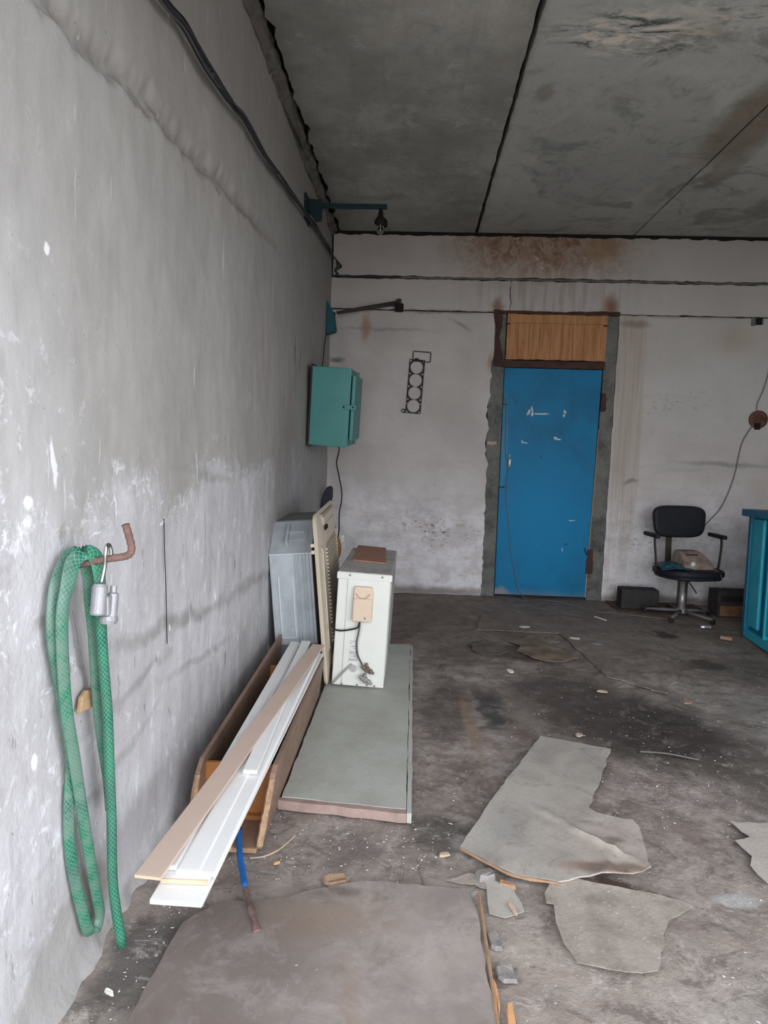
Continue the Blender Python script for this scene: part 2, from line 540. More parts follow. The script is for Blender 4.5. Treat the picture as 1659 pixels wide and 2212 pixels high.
    pit = k.mul(k.ramp(k.vor(17, k.warp(0.02, 20)), 0.09, 0.05), k.ramp(k.noise(4, 2), 0.48, 0.58))
    c = k.mix(k.mul(pit, 0.55), c, (0.17, 0.15, 0.14))
    k.col(c)
    k.rough(0.92)
    k.bump(k.add(k.mul(fine, 0.4), k.mul(k.noise(16, 6, 0.7), 1.4)), 0.35, 0.006)
    return k.done()

def mat_ceiling():
    k = Mat('ceiling_concrete')
    drag = k.noise(16, 5, 0.65, k.map(scale=(1, 0.10, 1)))
    c = k.mix(k.ramp(k.noise(1.5, 6, 0.62), 0.34, 0.66), (0.40, 0.395, 0.365), (0.27, 0.262, 0.238))
    c = k.mix(k.ramp(k.noise(4.0, 6, 0.7, dist=0.5), 0.46, 0.70, 0, 0.5), c, (0.19, 0.19, 0.175))
    c = k.mix(k.ramp(drag, 0.48, 0.72, 0, 0.35), c, (0.20, 0.195, 0.18))
    # second slab is greener and paler
    x = k.xyz(0)
    c = k.mix(k.mul(k.ramp(x, 1.22, 1.27), 0.55), c, (0.52, 0.54, 0.505))
    c = k.mix(k.mul(k.ramp(k.noise(2.4, 6, 0.7, dist=0.8), 0.52, 0.64), k.ramp(x, 1.25, 1.5, 0, 0.7)), c, (0.19, 0.20, 0.185))
    c = k.mix(k.ramp(k.noise(7, 8, 0.8, k.map(loc=(3, 5, 0)), 0.4), 0.50, 0.64, 0, 0.45), c, (0.20, 0.205, 0.19))
    c = k.mix(k.ramp(k.noise(5, 8, 0.8, k.map(loc=(7, 2, 0)), 0.5), 0.54, 0.66, 0, 0.45), c, (0.52, 0.53, 0.50))
    c = k.mix(k.ramp(k.noise(45, 4, 0.7), 0.55, 0.75, 0, 0.3), c, (0.22, 0.22, 0.205))
    # efflorescence with black mould by the camera
    zone = k.blob((1.66, 3.08), (0.36, 0.17), 4, 0.6, (0.07, 5), 'xy')
    zone2 = k.blob((2.15, 2.92), (0.45, 0.14), 0, 0.8, (0.1, 4), 'xy')
    strat = k.noise(10, 8, 0.75, k.map(scale=(0.45, 1.5, 1)), 0.7)
    c = k.mix(k.mul(k.mx(zone, k.mul(zone2, 0.6)), k.ramp(strat, 0.47, 0.41)), c, (0.075, 0.085, 0.075))
    c = k.mix(k.mul(k.mx(zone, k.mul(zone2, 0.55)), k.ramp(strat, 0.51, 0.57)), c, (0.70, 0.63, 0.54))
    # leak rings
    ring = k.blob((1.92, 4.25), (0.50, 0.95), 0, 0.06, (0.10, 3), 'xy')
    ring2 = k.blob((1.92, 4.25), (0.47, 0.91), 0, 0.06, (0.10, 3), 'xy')
    c = k.mix(k.mul(k.math('SUBTRACT', ring, ring2), 0.16), c, (0.55, 0.55, 0.52))
    c = k.mix(k.mul(ring2, 0.20), c, (0.22, 0.235, 0.225))
    c = k.mix(k.blob((1.345, 4.70), (0.035, 0.10), 0, 0.3, (0.02, 9), 'xy'), c, (0.47, 0.46, 0.42))
    c = k.mix(k.mul(k.blob((1.37, 3.55), (0.05, 0.10), 0, 0.5, (0.03, 9), 'xy'), 0.6), c, (0.22, 0.19, 0.15))
    # brown damp along the right seam
    for cc, rr, f in (((2.54, 3.85), (0.19, 0.55), 0.75), ((2.44, 4.7), (0.12, 0.5), 0.3), ((2.68, 4.35), (0.10, 0.45), 0.5)):
        c = k.mix(k.mul(k.blob(cc, rr, 0, 0.45, (0.08, 5), 'xy'), f), c, (0.20, 0.155, 0.11))
    # darker at the far end and beside the left wall
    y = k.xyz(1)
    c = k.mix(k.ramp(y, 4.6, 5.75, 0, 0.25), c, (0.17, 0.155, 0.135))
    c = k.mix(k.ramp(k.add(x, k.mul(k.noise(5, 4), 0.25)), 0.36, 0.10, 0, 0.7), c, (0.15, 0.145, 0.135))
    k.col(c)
    k.rough(0.92)
    k.bump(k.add(k.mul(drag, 0.9), k.mul(k.noise(20, 5, 0.7), 1.0)), 0.3, 0.005)
    return k.done()

def mat_floor():
    k = Mat('floor_oily_concrete')
    n = k.noise(3.2, 6, 0.65, dist=0.5)
    fine = k.noise(42, 5, 0.7)
    c = k.mix(k.ramp(n, 0.36, 0.66), (0.37, 0.325, 0.29), (0.22, 0.178, 0.155))
    c = k.mix(k.ramp(k.noise(9, 6, 0.7), 0.46, 0.66, 0, 0.6), c, (0.14, 0.115, 0.10))
    c = k.mix(k.ramp(k.noise(13, 6, 0.75, k.map(loc=(4, 7, 0), scale=(1, 0.7, 1)), 0.7), 0.56, 0.68, 0, 0.45), c, (0.42, 0.385, 0.36))
    veins = k.ramp(k.noise(6.5, 8, 0.78, k.map(loc=(9, 3, 0)), 0.9), 0.50, 0.60)
    c = k.mix(k.mul(veins, 0.6), c, (0.13, 0.10, 0.085))
    # paler dusty apron near the opening
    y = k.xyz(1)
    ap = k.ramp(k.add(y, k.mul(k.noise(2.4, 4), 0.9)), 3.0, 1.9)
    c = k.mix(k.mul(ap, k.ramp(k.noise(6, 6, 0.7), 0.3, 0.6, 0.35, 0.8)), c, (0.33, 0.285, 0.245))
    # grey green painted or wetted zone to the right
    g = k.blob((2.75, 2.9), (0.65, 0.95), -12, 0.7, (0.2, 3), 'xy')
    c = k.mix(k.mul(g, 0.6), c, (0.25, 0.245, 0.22))
    g = k.blob((1.9, 1.35), (0.5, 0.25), 0, 0.8, (0.2, 3), 'xy')
    c = k.mix(k.mul(g, 0.5), c, (0.24, 0.24, 0.215))
    n2 = k.ramp(k.noise(5.5, 6, 0.7, dist=0.4), 0.30, 0.50, 0.62, 1.0)
    far = k.ramp(k.add(y, k.mul(k.noise(2.0, 4), 1.2)), 4.2, 5.6, 0, 0.7)
    c = k.mix(k.mul(far, n2), c, (0.20, 0.158, 0.130))
    for cc, rr, a, f, colr in (((1.93, 3.05), (0.43, 0.48), 20, 0.95, (0.043, 0.037, 0.032)), ((1.60, 3.35), (0.34, 0.52), -14, 0.85, (0.075, 0.06, 0.052)),
                               ((2.35, 2.62), (0.35, 0.40), 20, 0.7, (0.075, 0.062, 0.053)), ((1.19, 3.18), (0.085, 0.30), 4, 0.9, (0.05, 0.05, 0.05)),
                               ((0.97, 3.15), (0.13, 0.42), -4, 0.8, (0.10, 0.078, 0.068)), ((1.05, 4.55), (0.22, 0.9), 4, 0.35, (0.13, 0.105, 0.09)),
                               ((1.55, 4.12), (0.38, 0.18), -15, 0.8, (0.085, 0.065, 0.055)), ((2.9, 3.9), (0.35, 0.30), 0, 0.7, (0.10, 0.08, 0.065)),
                               ((2.60, 4.66), (0.10, 0.10), 0, 0.9, (0.05, 0.04, 0.035)), ((2.62, 4.05), (0.14, 0.09), 0, 0.8, (0.06, 0.05, 0.04)),
                               ((0.90, 2.10), (0.12, 0.13), 20, 0.75, (0.06, 0.055, 0.05)), ((0.60, 1.97), (0.10, 0.10), -20, 0.6, (0.13, 0.11, 0.10)),
                               ((0.14, 1.47), (0.09, 0.22), -12, 0.85, (0.10, 0.092, 0.085)), ((2.05, 1.72), (0.30, 0.05), -20, 0.6, (0.11, 0.09, 0.075)),
                               ((1.47, 1.85), (0.13, 0.05), -15, 0.95, (0.09, 0.06, 0.042)), ((1.95, 1.45), (0.30, 0.10), -25, 0.5, (0.12, 0.10, 0.085)),
                               ((1.40, 1.24), (0.10, 0.05), -15, 0.7, (0.06, 0.055, 0.05))):
        c = k.mix(k.mul(k.mul(k.blob(cc, rr, a, 0.45, (0.13, 5), 'xy'), f), n2), c, colr)
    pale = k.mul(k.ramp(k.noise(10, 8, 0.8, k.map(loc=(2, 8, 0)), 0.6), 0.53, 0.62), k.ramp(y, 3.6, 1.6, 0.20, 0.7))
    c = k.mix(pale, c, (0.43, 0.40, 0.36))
    dkn = k.mul(k.ramp(k.noise(8, 8, 0.8, k.map(loc=(6, 1, 0)), 0.8), 0.52, 0.62), 0.6)
    c = k.mix(dkn, c, (0.10, 0.080, 0.067))
    # rusty yellow strip and pale patches
    c = k.mix(k.mul(k.blob((1.075, 2.98), (0.030, 0.36), 3, 0.5, (0.03, 8), 'xy'), 0.8), c, (0.27, 0.20, 0.14))
    c = k.mix(k.mul(k.blob((1.36, 3.15), (0.12, 0.25), 5, 0.8, (0.08, 6), 'xy'), 0.45), c, (0.26, 0.225, 0.19))
    c = k.mix(k.mul(k.blob((1.32, 1.27), (0.18, 0.07), 5, 0.7, (0.05, 9), 'xy'), 0.75), c, (0.55, 0.51, 0.44))
    for cc, rr in (((1.76, 4.40), (0.05, 0.035)), ((2.05, 4.36), (0.04, 0.03)), ((0.98, 2.03), (0.05, 0.05)), ((1.75, 1.83), (0.08, 0.03))):
        c = k.mix(k.mul(k.blob(cc, rr, 0, 0.6, (0.03, 12), 'xy'), 0.6), c, (0.47, 0.47, 0.45))
    # pale crumbs of lime trodden in
    sp = k.ramp(k.vor(55, k.warp(0.01, 40)), 0.13, 0.08)
    sp = k.mul(sp, k.ramp(k.noise(9, 3), 0.50, 0.62))
    c = k.mix(k.mul(sp, 0.75), c, (0.55, 0.53, 0.50))
    sp = k.mul(k.ramp(k.vor(24, k.warp(0.015, 30)), 0.09, 0.05), k.ramp(k.noise(5, 3), 0.52, 0.60))
    c = k.mix(k.mul(sp, 0.7), c, (0.60, 0.57, 0.53))
    c = k.mix(k.ramp(fine, 0.5, 0.75, 0, 0.35), c, (0.12, 0.105, 0.095))
    k.col(c)
    k.rough(k.ramp(n, 0.3, 0.7, 0.75, 0.95))
    k.bump(k.add(k.mul(fine, 1.2), k.mul(k.noise(12, 6, 0.7), 2.0)), 0.5, 0.006)
    return k.done()

M_left = mat_left_wall()
M_back = mat_back_wall()
M_ceil = mat_ceiling()
M_floor = mat_floor()
M_dark = worn('gap_dark', (0.03, 0.027, 0.024), rough=0.95)
M_mortar = worn('mortar', (0.155, 0.145, 0.13), (0.075, 0.068, 0.062), 0.95, scale=14, amt=0.8, bump=0.8)
M_ground = worn('yard_concrete', (0.52, 0.475, 0.42), (0.42, 0.38, 0.335), 0.95, scale=3)
M_right = worn('right_wall_whitewash', (0.50, 0.49, 0.48), (0.30, 0.29, 0.28), 0.92, scale=3, amt=0.6)

# ================================================================== STRUCTURE
def struct(o): o['kind'] = 'structure'; return o

def left_fn(u, v):
    y = Y0 + u * (D + 0.06 - Y0)
    z = -0.02 + v * (H + 0.14)
    x = 0.006 * nz(y, z, 1.0, 1.3, 4) + 0.0022 * nz(y, z, 5.0, 9, 4)
    # coat of render ending in a ragged lip that fades with depth
    edge = 2.02 + 0.085 * y + 0.035 * nz(y, 3.0, 0, 3.0, 4) + 0.02 * nz(y, 9.0, 0, 14, 3)
    fade = max(0.0, min(1.0, (3.6 - y) / 1.1))
    t = max(0.0, min(1.0, (edge - z) / 0.03 + 0.5))
    band = max(0.0, min(1.0, 1 - (edge - z) / 0.5)) if z < edge else 1
    x += fade * (0.022 * t * (0.4 + 0.6 * band) - 0.020 * max(0.0, 1 - abs(z - edge - 0.03) / 0.055))
    # a horizontal ridge low on the wall and the rough foot
    x += 0.005 * math.exp(-((z - 0.70 + 0.05 * (y - 1.9)) / 0.02) ** 2) * (0.5 + nz(y, 1, 0, 4))
    x += 0.05 * math.exp(-max(0.0, z) / 0.035) * (0.7 + 0.6 * nz(y, 4, 0, 5))
    return Vector((x - 0.004, y, z))
wall_left = struct(obj('wall_left', grid_bm(380, 230, left_fn), M_left, smooth=True))
# solid body behind the whitewashed face
obj('wall_core', mbox(-0.30, -0.04, Y0, D + 0.3, -0.1, H + 0.3), M_right, wall_left)

def floor_fn(u, v):
    x = -0.03 + u * (XR + 0.06)
    y = Y0 - 0.02 + v * (D + 0.10 - Y0)
    z = -0.006 + 0.006 * nz(x, y, 2.0, 1.6, 4) + 0.0035 * nz(x, y, 8.0, 9, 4)
    z += 0.035 * max(0.0, 1 - x / 0.13) * (0.4 + 0.6 * nz(x, y, 3, 6) + 0.3) * (1 if y < 2.0 else max(0, 1 - (y - 2.0) / 0.4))
    return Vector((x, y, min(z, 0.03)))
floor = struct(obj('floor', grid_bm(250, 330, floor_fn), M_floor, smooth=True))
yard = struct(obj('trim_yard', mbox(-14, 18, -16, Y0 - 0.021, -0.25, -0.02), M_ground))

# right wall, gate jamb and lintel (outside the frame, they shape the light)
struct(obj('wall_right', mbox(XR, XR + 0.3, Y0, D + 0.3, -0.1, H + 0.3), M_right))
struct(obj('wall_front', mbox(-0.3, XR + 0.3, Y0 - 0.25, Y0, 2.42, H + 0.6), M_right))

# ceiling : roof plate with three slabs hung just below it
ceiling = struct(obj('ceiling', mbox(-0.3, XR + 0.3, Y0 - 0.25, D + 0.3, H + 0.10, H + 0.32), M_dark))
def slab(x0, x1, seed, ja=0.012, jb=0.012):
    pts = [(x0, Y0), (x1, Y0), (x1, D + 0.0), (x0, D + 0.0)]
    out = []
    n = 150
    for i in range(n + 1):
        y = Y0 + (D - 0.018 - Y0) * i / n
        out.append((x1 + jb * nz(y, seed, 1, 7, 4), y))
    for i in range(n + 1):
        y = Y0 + (D - 0.018 - Y0) * (1 - i / n)
        out.append((x0 + ja * nz(y, seed, 9, 7, 4), y))
    Mx = Matrix.Translation((0, 0, H))
    return sheet_bm(out, 0.1, 0.16, None, Mx)
for i, (a, b, ja, jb) in enumerate(((0.070, 1.213, 0.03, 0.006), (1.236, 2.532, 0.006, 0.003), (2.545, 3.86, 0.003, 0.006))):
    obj('concrete_slab', slab(a, b, i * 3.1 + 1, ja, jb), M_ceil, ceiling)
obj('concrete_slab', mbox(3.87, XR, Y0, D - 0.02, H, H + 0.1), M_ceil, ceiling)
# rough mortar squeezed out between wall and first slab
def mort(u, v):
    y = Y0 + u * (D - Y0)
    a = v * math.pi / 2
    r = 0.045 + 0.020 * nz(y, 2.2, v * 2, 3.5, 4)
    cut = 1.0 if nz(y, 30, 0, 2.2, 3) > -0.32 else 0.35
    r *= cut
    return Vector((r * math.sin(a) * 1.1 - 0.005, y, H + 0.035 - r * math.cos(a) * 1.6))
obj('mortar_bead', grid_bm(420, 6, mort), M_mortar, ceiling, smooth=True)

# back wall
wall_back = struct(obj('wall_back', mbox(-0.3, XR + 0.3, D + 0.055, D + 0.3, -0.1, H + 0.3), M_dark))
def xz_slab(outline, y0, th, step=0.25, bulge=0.0, hf=None):
    # outline in x,z ; front face at y0, depth th
    Mx = Matrix(((1, 0, 0, 0), (0, 0, 1, y0), (0, 1, 0, 0), (0, 0, 0, 1)))
    return sheet_bm(outline, th, step, hf, Mx)
def rect_jag(x0, x1, z0, z1, amp, seed, keep=(), step=0.02):
    return jag([(x0, z0), (x1, z0), (x1, z1), (x0, z1)], step, amp, seed, keep)
obj('wall_block', xz_slab(rect_jag(0.010, XR, 2.762, 3.100, 0.006, 3, (1, 3)), D, 0.055), M_back, wall_back)
obj('wall_block', xz_slab(jag([(-0.01, 2.480), (1.535, 2.477), (1.545, 2.56), (1.530, 2.65), (1.537, 2.735), (-0.01, 2.735)], 0.02, 0.004, 5, (5,)), D, 0.055), M_back, wall_back)
obj('wall_block', xz_slab(jag([(1.541, 2.477), (XR, 2.480), (XR, 2.738), (1.543, 2.735), (1.536, 2.65), (1.551, 2.56)], 0.02, 0.004, 6, (1,)), D, 0.055), M_back, wall_back)
# lower left block with its torn edge along the door post
lo = [(-0.01, -0.03), (1.392, -0.03)]
random.seed(4)
z = 0.0
while z < 2.46:
    z += 0.022 + random.random() * 0.02
    dx = 0.011 * nz(z, 1, 0, 9, 3)
    if z < 2.0:
        dx += random.choice((-0.002, 0.0, 0.010)) if z > 0.9 else random.choice((0, 0.006))
    dx += -0.018 * math.exp(-((z - 1.68) / 0.03) ** 2) - 0.03 * math.exp(-((z - 1.60) / 0.04) ** 2) - 0.02 * math.exp(-((z - 1.35) / 0.1) ** 2)
    if z > 2.07: dx += 0.018
    lo.append((1.402 + dx, min(z, 2.468)))
lo += [(-0.01, 2.468)]
obj('wall_block', xz_slab(lo, D - 0.004, 0.058), M_back, wall_back)
obj('wall_block', xz_slab(jag([(2.465, -0.03), (XR, -0.03), (XR, 2.468), (3.665, 2.468), (3.665, 2.415), (3.575, 2.415), (3.575, 2.468), (2.47, 2.468)], 0.03, 0.004, 8, (1, 3, 4, 5)), D - 0.004, 0.058), M_back, wall_back)
# pipe-like cord of mortar and cable lying in the joint under the top block
joint = []
for i in range(130):
    x = 0.06 + i * (XR - 0.08) / 129
    joint.append((x, D + 0.008 + 0.003 * nz(x, 0, 3, 6), 2.750 - 0.004 * (x < 0) + 0.004 * nz(x, 0, 0, 5)))
obj('joint_mortar', tube(bm_new(), joint, [0.010 + 0.004 * abs(nz(p[0], 7, 0, 5)) for p in joint], 7), M_mortar, wall_back, smooth=True)

# ================================================================== DOOR
M_blue = None
def mat_door():
    k = Mat('blue_door_paint')
    n = k.noise(5, 5, 0.6)
    c = k.mix(k.ramp(n, 0.35, 0.7), (0.004, 0.150, 0.30), (0.006, 0.115, 0.23))
    x = k.xyz(0); z = k.xyz(2)
    c = k.mix(k.blob((1.90, 0.70), (0.5, 0.6), 0, 0.9, (0.1, 3), 'xz'), c, (0.002, 0.180, 0.375))
    c = k.mix(k.mul(k.blob((1.9, 0.0), (0.5, 0.07), 0, 0.8, (0.04, 9), 'xz'), 0.45), c, (0.16, 0.17, 0.17))
    c = k.mix(k.mul(k.blob((1.57, 0.03), (0.08, 0.06), 0, 0.6, (0.04, 9), 'xz'), 0.8), c, (0.24, 0.22, 0.22))
    c = k.mix(k.mul(k.blob((1.545, 1.35), (0.03, 0.4), 0, 0.8, (0.03, 9), 'xz'), 0.35), c, (0.12, 0.26, 0.33))
    white = None
    for cc, rr, a in (((1.745, 1.635), (0.012, 0.030), -25), ((1.773, 1.655), (0.007, 0.035), 15), ((1.775, 1.615), (0.012, 0.020), -10), ((1.85, 1.622), (0.075, 0.007), 0),
                      ((2.055, 1.645), (0.012, 0.018), 20), ((2.048, 1.612), (0.010, 0.016), -10), ((2.005, 1.408), (0.035, 0.007), -8), ((1.985, 1.42), (0.018, 0.009), 0), ((1.725, 1.368), (0.03, 0.006), -12),
                      ((1.698, 1.38), (0.006, 0.014), 0), ((2.17, 0.70), (0.03, 0.004), 0), ((2.1, 0.44), (0.004, 0.02), 0)):
        b = k.blob(cc, rr, a, 0.4, (0.010, 45), 'xz')
        white = b if white is None else k.mx(white, b)
    c = k.mix(k.mul(white, 0.85), c, (0.52, 0.55, 0.56))
    for cc in ((1.63, 1.72), (1.87, 1.25), (2.13, 0.49), (1.565, 0.98)):
        c = k.mix(k.mul(k.blob(cc, (0.012, 0.012), 0, 0.5, (0.01, 30), 'xz'), 0.8), c, (0.01, 0.06, 0.11))
    sc = k.ramp(k.noise(40, 3, 0.6, k.map(scale=(1, 1, 0.15))), 0.70, 0.74)
    c = k.mix(k.mul(sc, 0.18), c, (0.2, 0.35, 0.42))
    k.col(c)
    k.rough(0.5)
    k.b.inputs['Specular IOR Level'].default_value = 0.15
    k.bump(k.noise(25, 4, 0.6), 0.12, 0.004)
    return k.done()
M_door = mat_door()
M_post = worn('grey_door_post', (0.15, 0.15, 0.135), (0.05, 0.05, 0.045), 0.8, scale=6, amt=0.9, bump=0.4, speck=0.6, speckcol=(0.4, 0.4, 0.37))
M_rust = worn('rust_brown', (0.065, 0.032, 0.024), (0.03, 0.018, 0.016), 0.8, scale=12, amt=0.8, bump=0.5)
M_edge = worn('raw_wood_edge', (0.42, 0.30, 0.16), (0.22, 0.15, 0.08), 0.8, scale=20)

door = thing('door_1', None, None, (0, 0, 0))
door['kind'] = 'structure'
def trap(x0b, x1b, x0t, x1t, z0, z1, y0, th):
    return prism(bm_new(), [(x0b, y0, z0), (x1b, y0, z0), (x1t, y0, z1), (x0t, y0, z1)], (0, th, 0))
leaf = obj('door_leaf', trap(1.524, 2.322, 1.518, 2.352, 0.018, 2.008, D - 0.004, 0.040), M_door, door, bevel=0.003, label='blue painted door leaf with white scuffs')
obj('edge_strip', trap(2.3225, 2.331, 2.3525, 2.356, 0.018, 1.50, D + 0.001, 0.034), M_edge, door, label='bare yellow edge of the door leaf')
obj('door_post', trap(1.385, 1.521, 1.395, 1.516, -0.01, 2.48, D + 0.012, 0.043), M_post, door, bevel=0.004)
obj('door_post', trap(2.335, 2.472, 2.370, 2.468, -0.01, 2.48, D + 0.008, 0.045), M_post, door, bevel=0.004)
# stepped rusty bits of the steel subframe
obj('steel_strip', xz_slab(jag([(1.425, 2.02), (1.50, 2.02), (1.50, 2.10), (1.465, 2.25), (1.487, 2.44), (1.44, 2.47), (1.405, 2.46), (1.43, 2.32), (1.418, 2.1)], 0.015, 0.006, 3), D - 0.006, 0.018, None), M_rust, door)
obj('transom_bar', xz_slab(jag([(1.500, 2.012), (2.372, 2.012), (2.374, 2.068), (2.36, 2.082), (2.30, 2.070), (1.62, 2.068), (1.53, 2.078), (1.515, 2.09)], 0.02, 0.003, 9), D - 0.010, 0.050, None), M_rust, door)
obj('head_strip', xz_slab(jag([(1.40, 2.462), (2.46, 2.462), (2.475, 2.492), (2.36, 2.497), (1.98, 2.486), (1.48, 2.487), (1.405, 2.497)], 0.02, 0.004, 12), D - 0.012, 0.030, None), M_rust, door)
for (x0, z0, x1, z1) in ((2.352, 1.66, 2.398, 1.81), (2.315, 0.235, 2.372, 0.45)):
    h_ = obj('hinge_plate', xz_slab(jag([(x0, z0), (x1, z0), (x1 - 0.004, z1), (x0 + 0.006, z1)], 0.02, 0.004, z0), D - 0.014, 0.016, None), M_rust, door)
obj('hinge_pin', tube(bm_new(), [(2.318, D - 0.012, 0.40), (2.300, D - 0.016, 0.44), (2.292, D - 0.018, 0.465)], 0.005, 6), M_rust, door)
for (x, z) in ((1.54, 1.695), (1.545, 0.975)):
    obj('latch_stub', mbox(x - 0.022, x + 0.018, D - 0.014, D - 0.003, z - 0.005, z + 0.005), M_rust, door)
M_handle = worn('pale_metal', (0.62, 0.60, 0.52), (0.3, 0.28, 0.24), 0.4, 0.3, scale=40)
hb = bm_new()
lathe(hb, [(0.0001, 0.0), (0.011, 0.002), (0.013, 0.03), (0.011, 0.06), (0.006, 0.072), (0.0001, 0.074)], 12, Matrix.Translation((1.595, D - 0.016, 1.155)) @ Matrix.Rotation(R(6), 4, 'Y') @ Matrix.Diagonal((1, 0.6, 1, 1)))
lathe(hb, [(0.0001, 0.0), (0.006, 0.002), (0.006, 0.022), (0.0001, 0.024)], 10, Matrix.Translation((1.596, D - 0.012, 1.238)))
obj('door_handle', hb, M_handle, door, smooth=True, label='pale metal pull on the blue door')
pb = bm_new()
for x, z, s in ((1.44, 1.36, 0.04),):
    box(pb, x - s, x + s, D + 0.004, D + 0.013, z - 0.016, z + 0.012)
obj('plaster_patch', pb, worn('pink_putty', (0.45, 0.32, 0.25), rough=0.9, scale=20), door, label='pinkish smear of putty on the grey post')
# transom : varnished tongue-and-groove look ply, one board per lath
M_ply = Mat('orange_varnished_wood')
g_ = M_ply.noise(5, 6, 0.65, M_ply.map(scale=(9, 1, 0.7)), 0.5)
c_ = M_ply.mix(M_ply.ramp(g_, 0.35, 0.68), (0.42, 0.205, 0.085), (0.29, 0.125, 0.045))
c_ = M_ply.mix(M_ply.ramp(M_ply.noise(7, 4), 0.62, 0.72, 0, 0.5), c_, (0.15, 0.07, 0.03))
M_ply.col(c_); M_ply.rough(0.6); M_ply.bump(g_, 0.3, 0.003)
M_ply = M_ply.done()
transom = obj('transom_panel', xz_slab(jag([(1.522, 2.082), (2.368, 2.082), (2.372, 2.468), (1.524, 2.464)], 0.03, 0.003, 4), D - 0.002, 0.020, None), M_ply, door, label='orange varnished wood board over the blue door')
nb = 9
for i in range(nb):
    a = 1.526 + (2.366 - 1.526) * i / nb
    b = 1.526 + (2.366 - 1.526) * (i + 1) / nb - 0.0035
    obj('lath', mbox(a, b, D - 0.009, D - 0.002, 2.088, 2.385), M_ply, transom, bevel=0.0015)
wrap = [(1.524, 2.37)] + [(1.524 + i * 0.0422, 2.388 + 0.005 * nz(i, 2, 0, 0.9)) for i in range(1, 20)] + [(2.369, 2.365), (2.372, 2.468), (2.28, 2.456), (2.15, 2.452), (2.08, 2.461), (2.02, 2.450), (1.96, 2.452), (1.90, 2.462), (1.80, 2.448), (1.74, 2.445), (1.70, 2.466), (1.524, 2.464)]
obj('top_rail', xz_slab(wrap, D - 0.012, 0.010, None), M_ply, transom, label='folded paper-like top rail of the transom board')
for x in (1.53, 2.352):
    obj('nail_clip', mbox(x - 0.016, x + 0.016, D - 0.018, D - 0.010, 2.372, 2.384), M_rust, door)

# ================================================================== LEFT WALL : ELECTRICAL CABINET
M_teal = worn('teal_enamel', (0.042, 0.205, 0.185), (0.026, 0.145, 0.135), 0.42, scale=4, amt=0.5, bump=0.08, spec=0.45)
cab = thing('electrical_cabinet', 'teal green metal electrical cabinet on the left wall with hasp', 'cabinet', (0.018, 4.56, 1.294), (R(3), R(2.5), R(-1.5)))
obj('body', mbox(0.0, 0.262, 0.0, 0.50, 0.0, 0.545), M_teal, cab, bevel=0.004)
for a in ((0.004, 0.022, 0.0, 0.545), (0.478, 0.496, 0.0, 0.545)):
    obj('door_frame', mbox(0.262, 0.274, a[0], a[1], a[2], a[3]), M_teal, cab)
dr = obj('door', mbox(0.276, 0.302, 0.045, 0.47, 0.045, 0.50), M_teal, cab, bevel=0.006)
obj('hasp', mbox(0.225, 0.318, -0.004, 0.006, 0.262, 0.295), M_teal, cab, bevel=0.003)
for x, z in ((0.235, 0.278), (0.300, 0.280)):
    bb = bm_new()
    lathe(bb, [(0.006, 0), (0.006, 0.006), (0.0001, 0.007)], 8, Matrix.Translation((x, -0.004, z)) @ Matrix.Rotation(R(90), 4, 'X'))
    obj('bolt', bb, M_dark, cab)
obj('back_plate', mbox(-0.012, 0.0, 0.01, 0.49, -0.012, 0.56), M_rust, cab)

# ================================================================== WALL LAMP
M_tealdk = worn('dark_teal_paint', (0.009, 0.030, 0.036), (0.006, 0.018, 0.022), 0.6, scale=10)
M_blackshade = worn('black_and_shade', (0.016, 0.014, 0.012), rough=0.9, scale=12)  # black for dark parts, and for shade painted in gaps and holes
lamp = thing('wall_lamp', 'dark teal arm lamp on the left wall with a bare bulb', 'lamp', (0, 4.40, 2.88))
obj('mounting_plate', mbox(0.0, 0.012, -0.06, 0.10, -0.13, 0.035), M_tealdk, lamp, bevel=0.002)
bmf = prism(bm_new(), [(0.012, 0.0, 0.02), (0.10, 0.0, 0.010), (0.10, 0.0, -0.11), (0.06, 0.0, -0.115), (0.012, 0, -0.05)], (0, 0.05, 0))
obj('gusset', bmf, M_tealdk, lamp, bevel=0.002)
obj('arm', mbox(0.012, 0.53, 0.008, 0.034, -0.034, -0.006), M_tealdk, lamp, bevel=0.002)
Ml = Matrix.Translation((0.490, 0.021, 0))
sb = bm_new()
lathe(sb, [(0.0001, -0.034), (0.012, -0.034), (0.013, -0.052), (0.017, -0.055), (0.017, -0.075), (0.023, -0.085), (0.033, -0.098), (0.040, -0.112), (0.040, -0.127), (0.030, -0.133), (0.0001, -0.13)], 16, Ml)
obj('socket', sb, M_blackshade, lamp, smooth=True)
sb = bm_new()
lathe(sb, [(0.040, -0.100), (0.047, -0.115), (0.045, -0.142), (0.042, -0.138), (0.043, -0.116), (0.038, -0.104)], 8, Ml, -40, 60)
obj('shade_remnant', sb, M_blackshade, lamp, smooth=True)
gl = Mat('bulb_glass')
gl.col((0.95, 0.95, 0.93)); gl.rough(0.02)
gl.b.inputs['Transmission Weight'].default_value = 1.0
gl.b.inputs['IOR'].default_value = 1.04
gl.b.inputs['Specular IOR Level'].default_value = 0.7
M_glass = gl.done()
sb = bm_new()
lathe(sb, [(0.013, -0.130), (0.015, -0.142), (0.022, -0.155), (0.025, -0.170), (0.022, -0.184), (0.013, -0.193), (0.0001, -0.196)], 18, Ml)
obj('bulb', sb, M_glass, lamp, smooth=True, label='clear glass bulb')
obj('filament_stem', tube(bm_new(), [(0.490, 0.021, -0.13), (0.490, 0.021, -0.172)], 0.003, 6), M_handle, lamp)

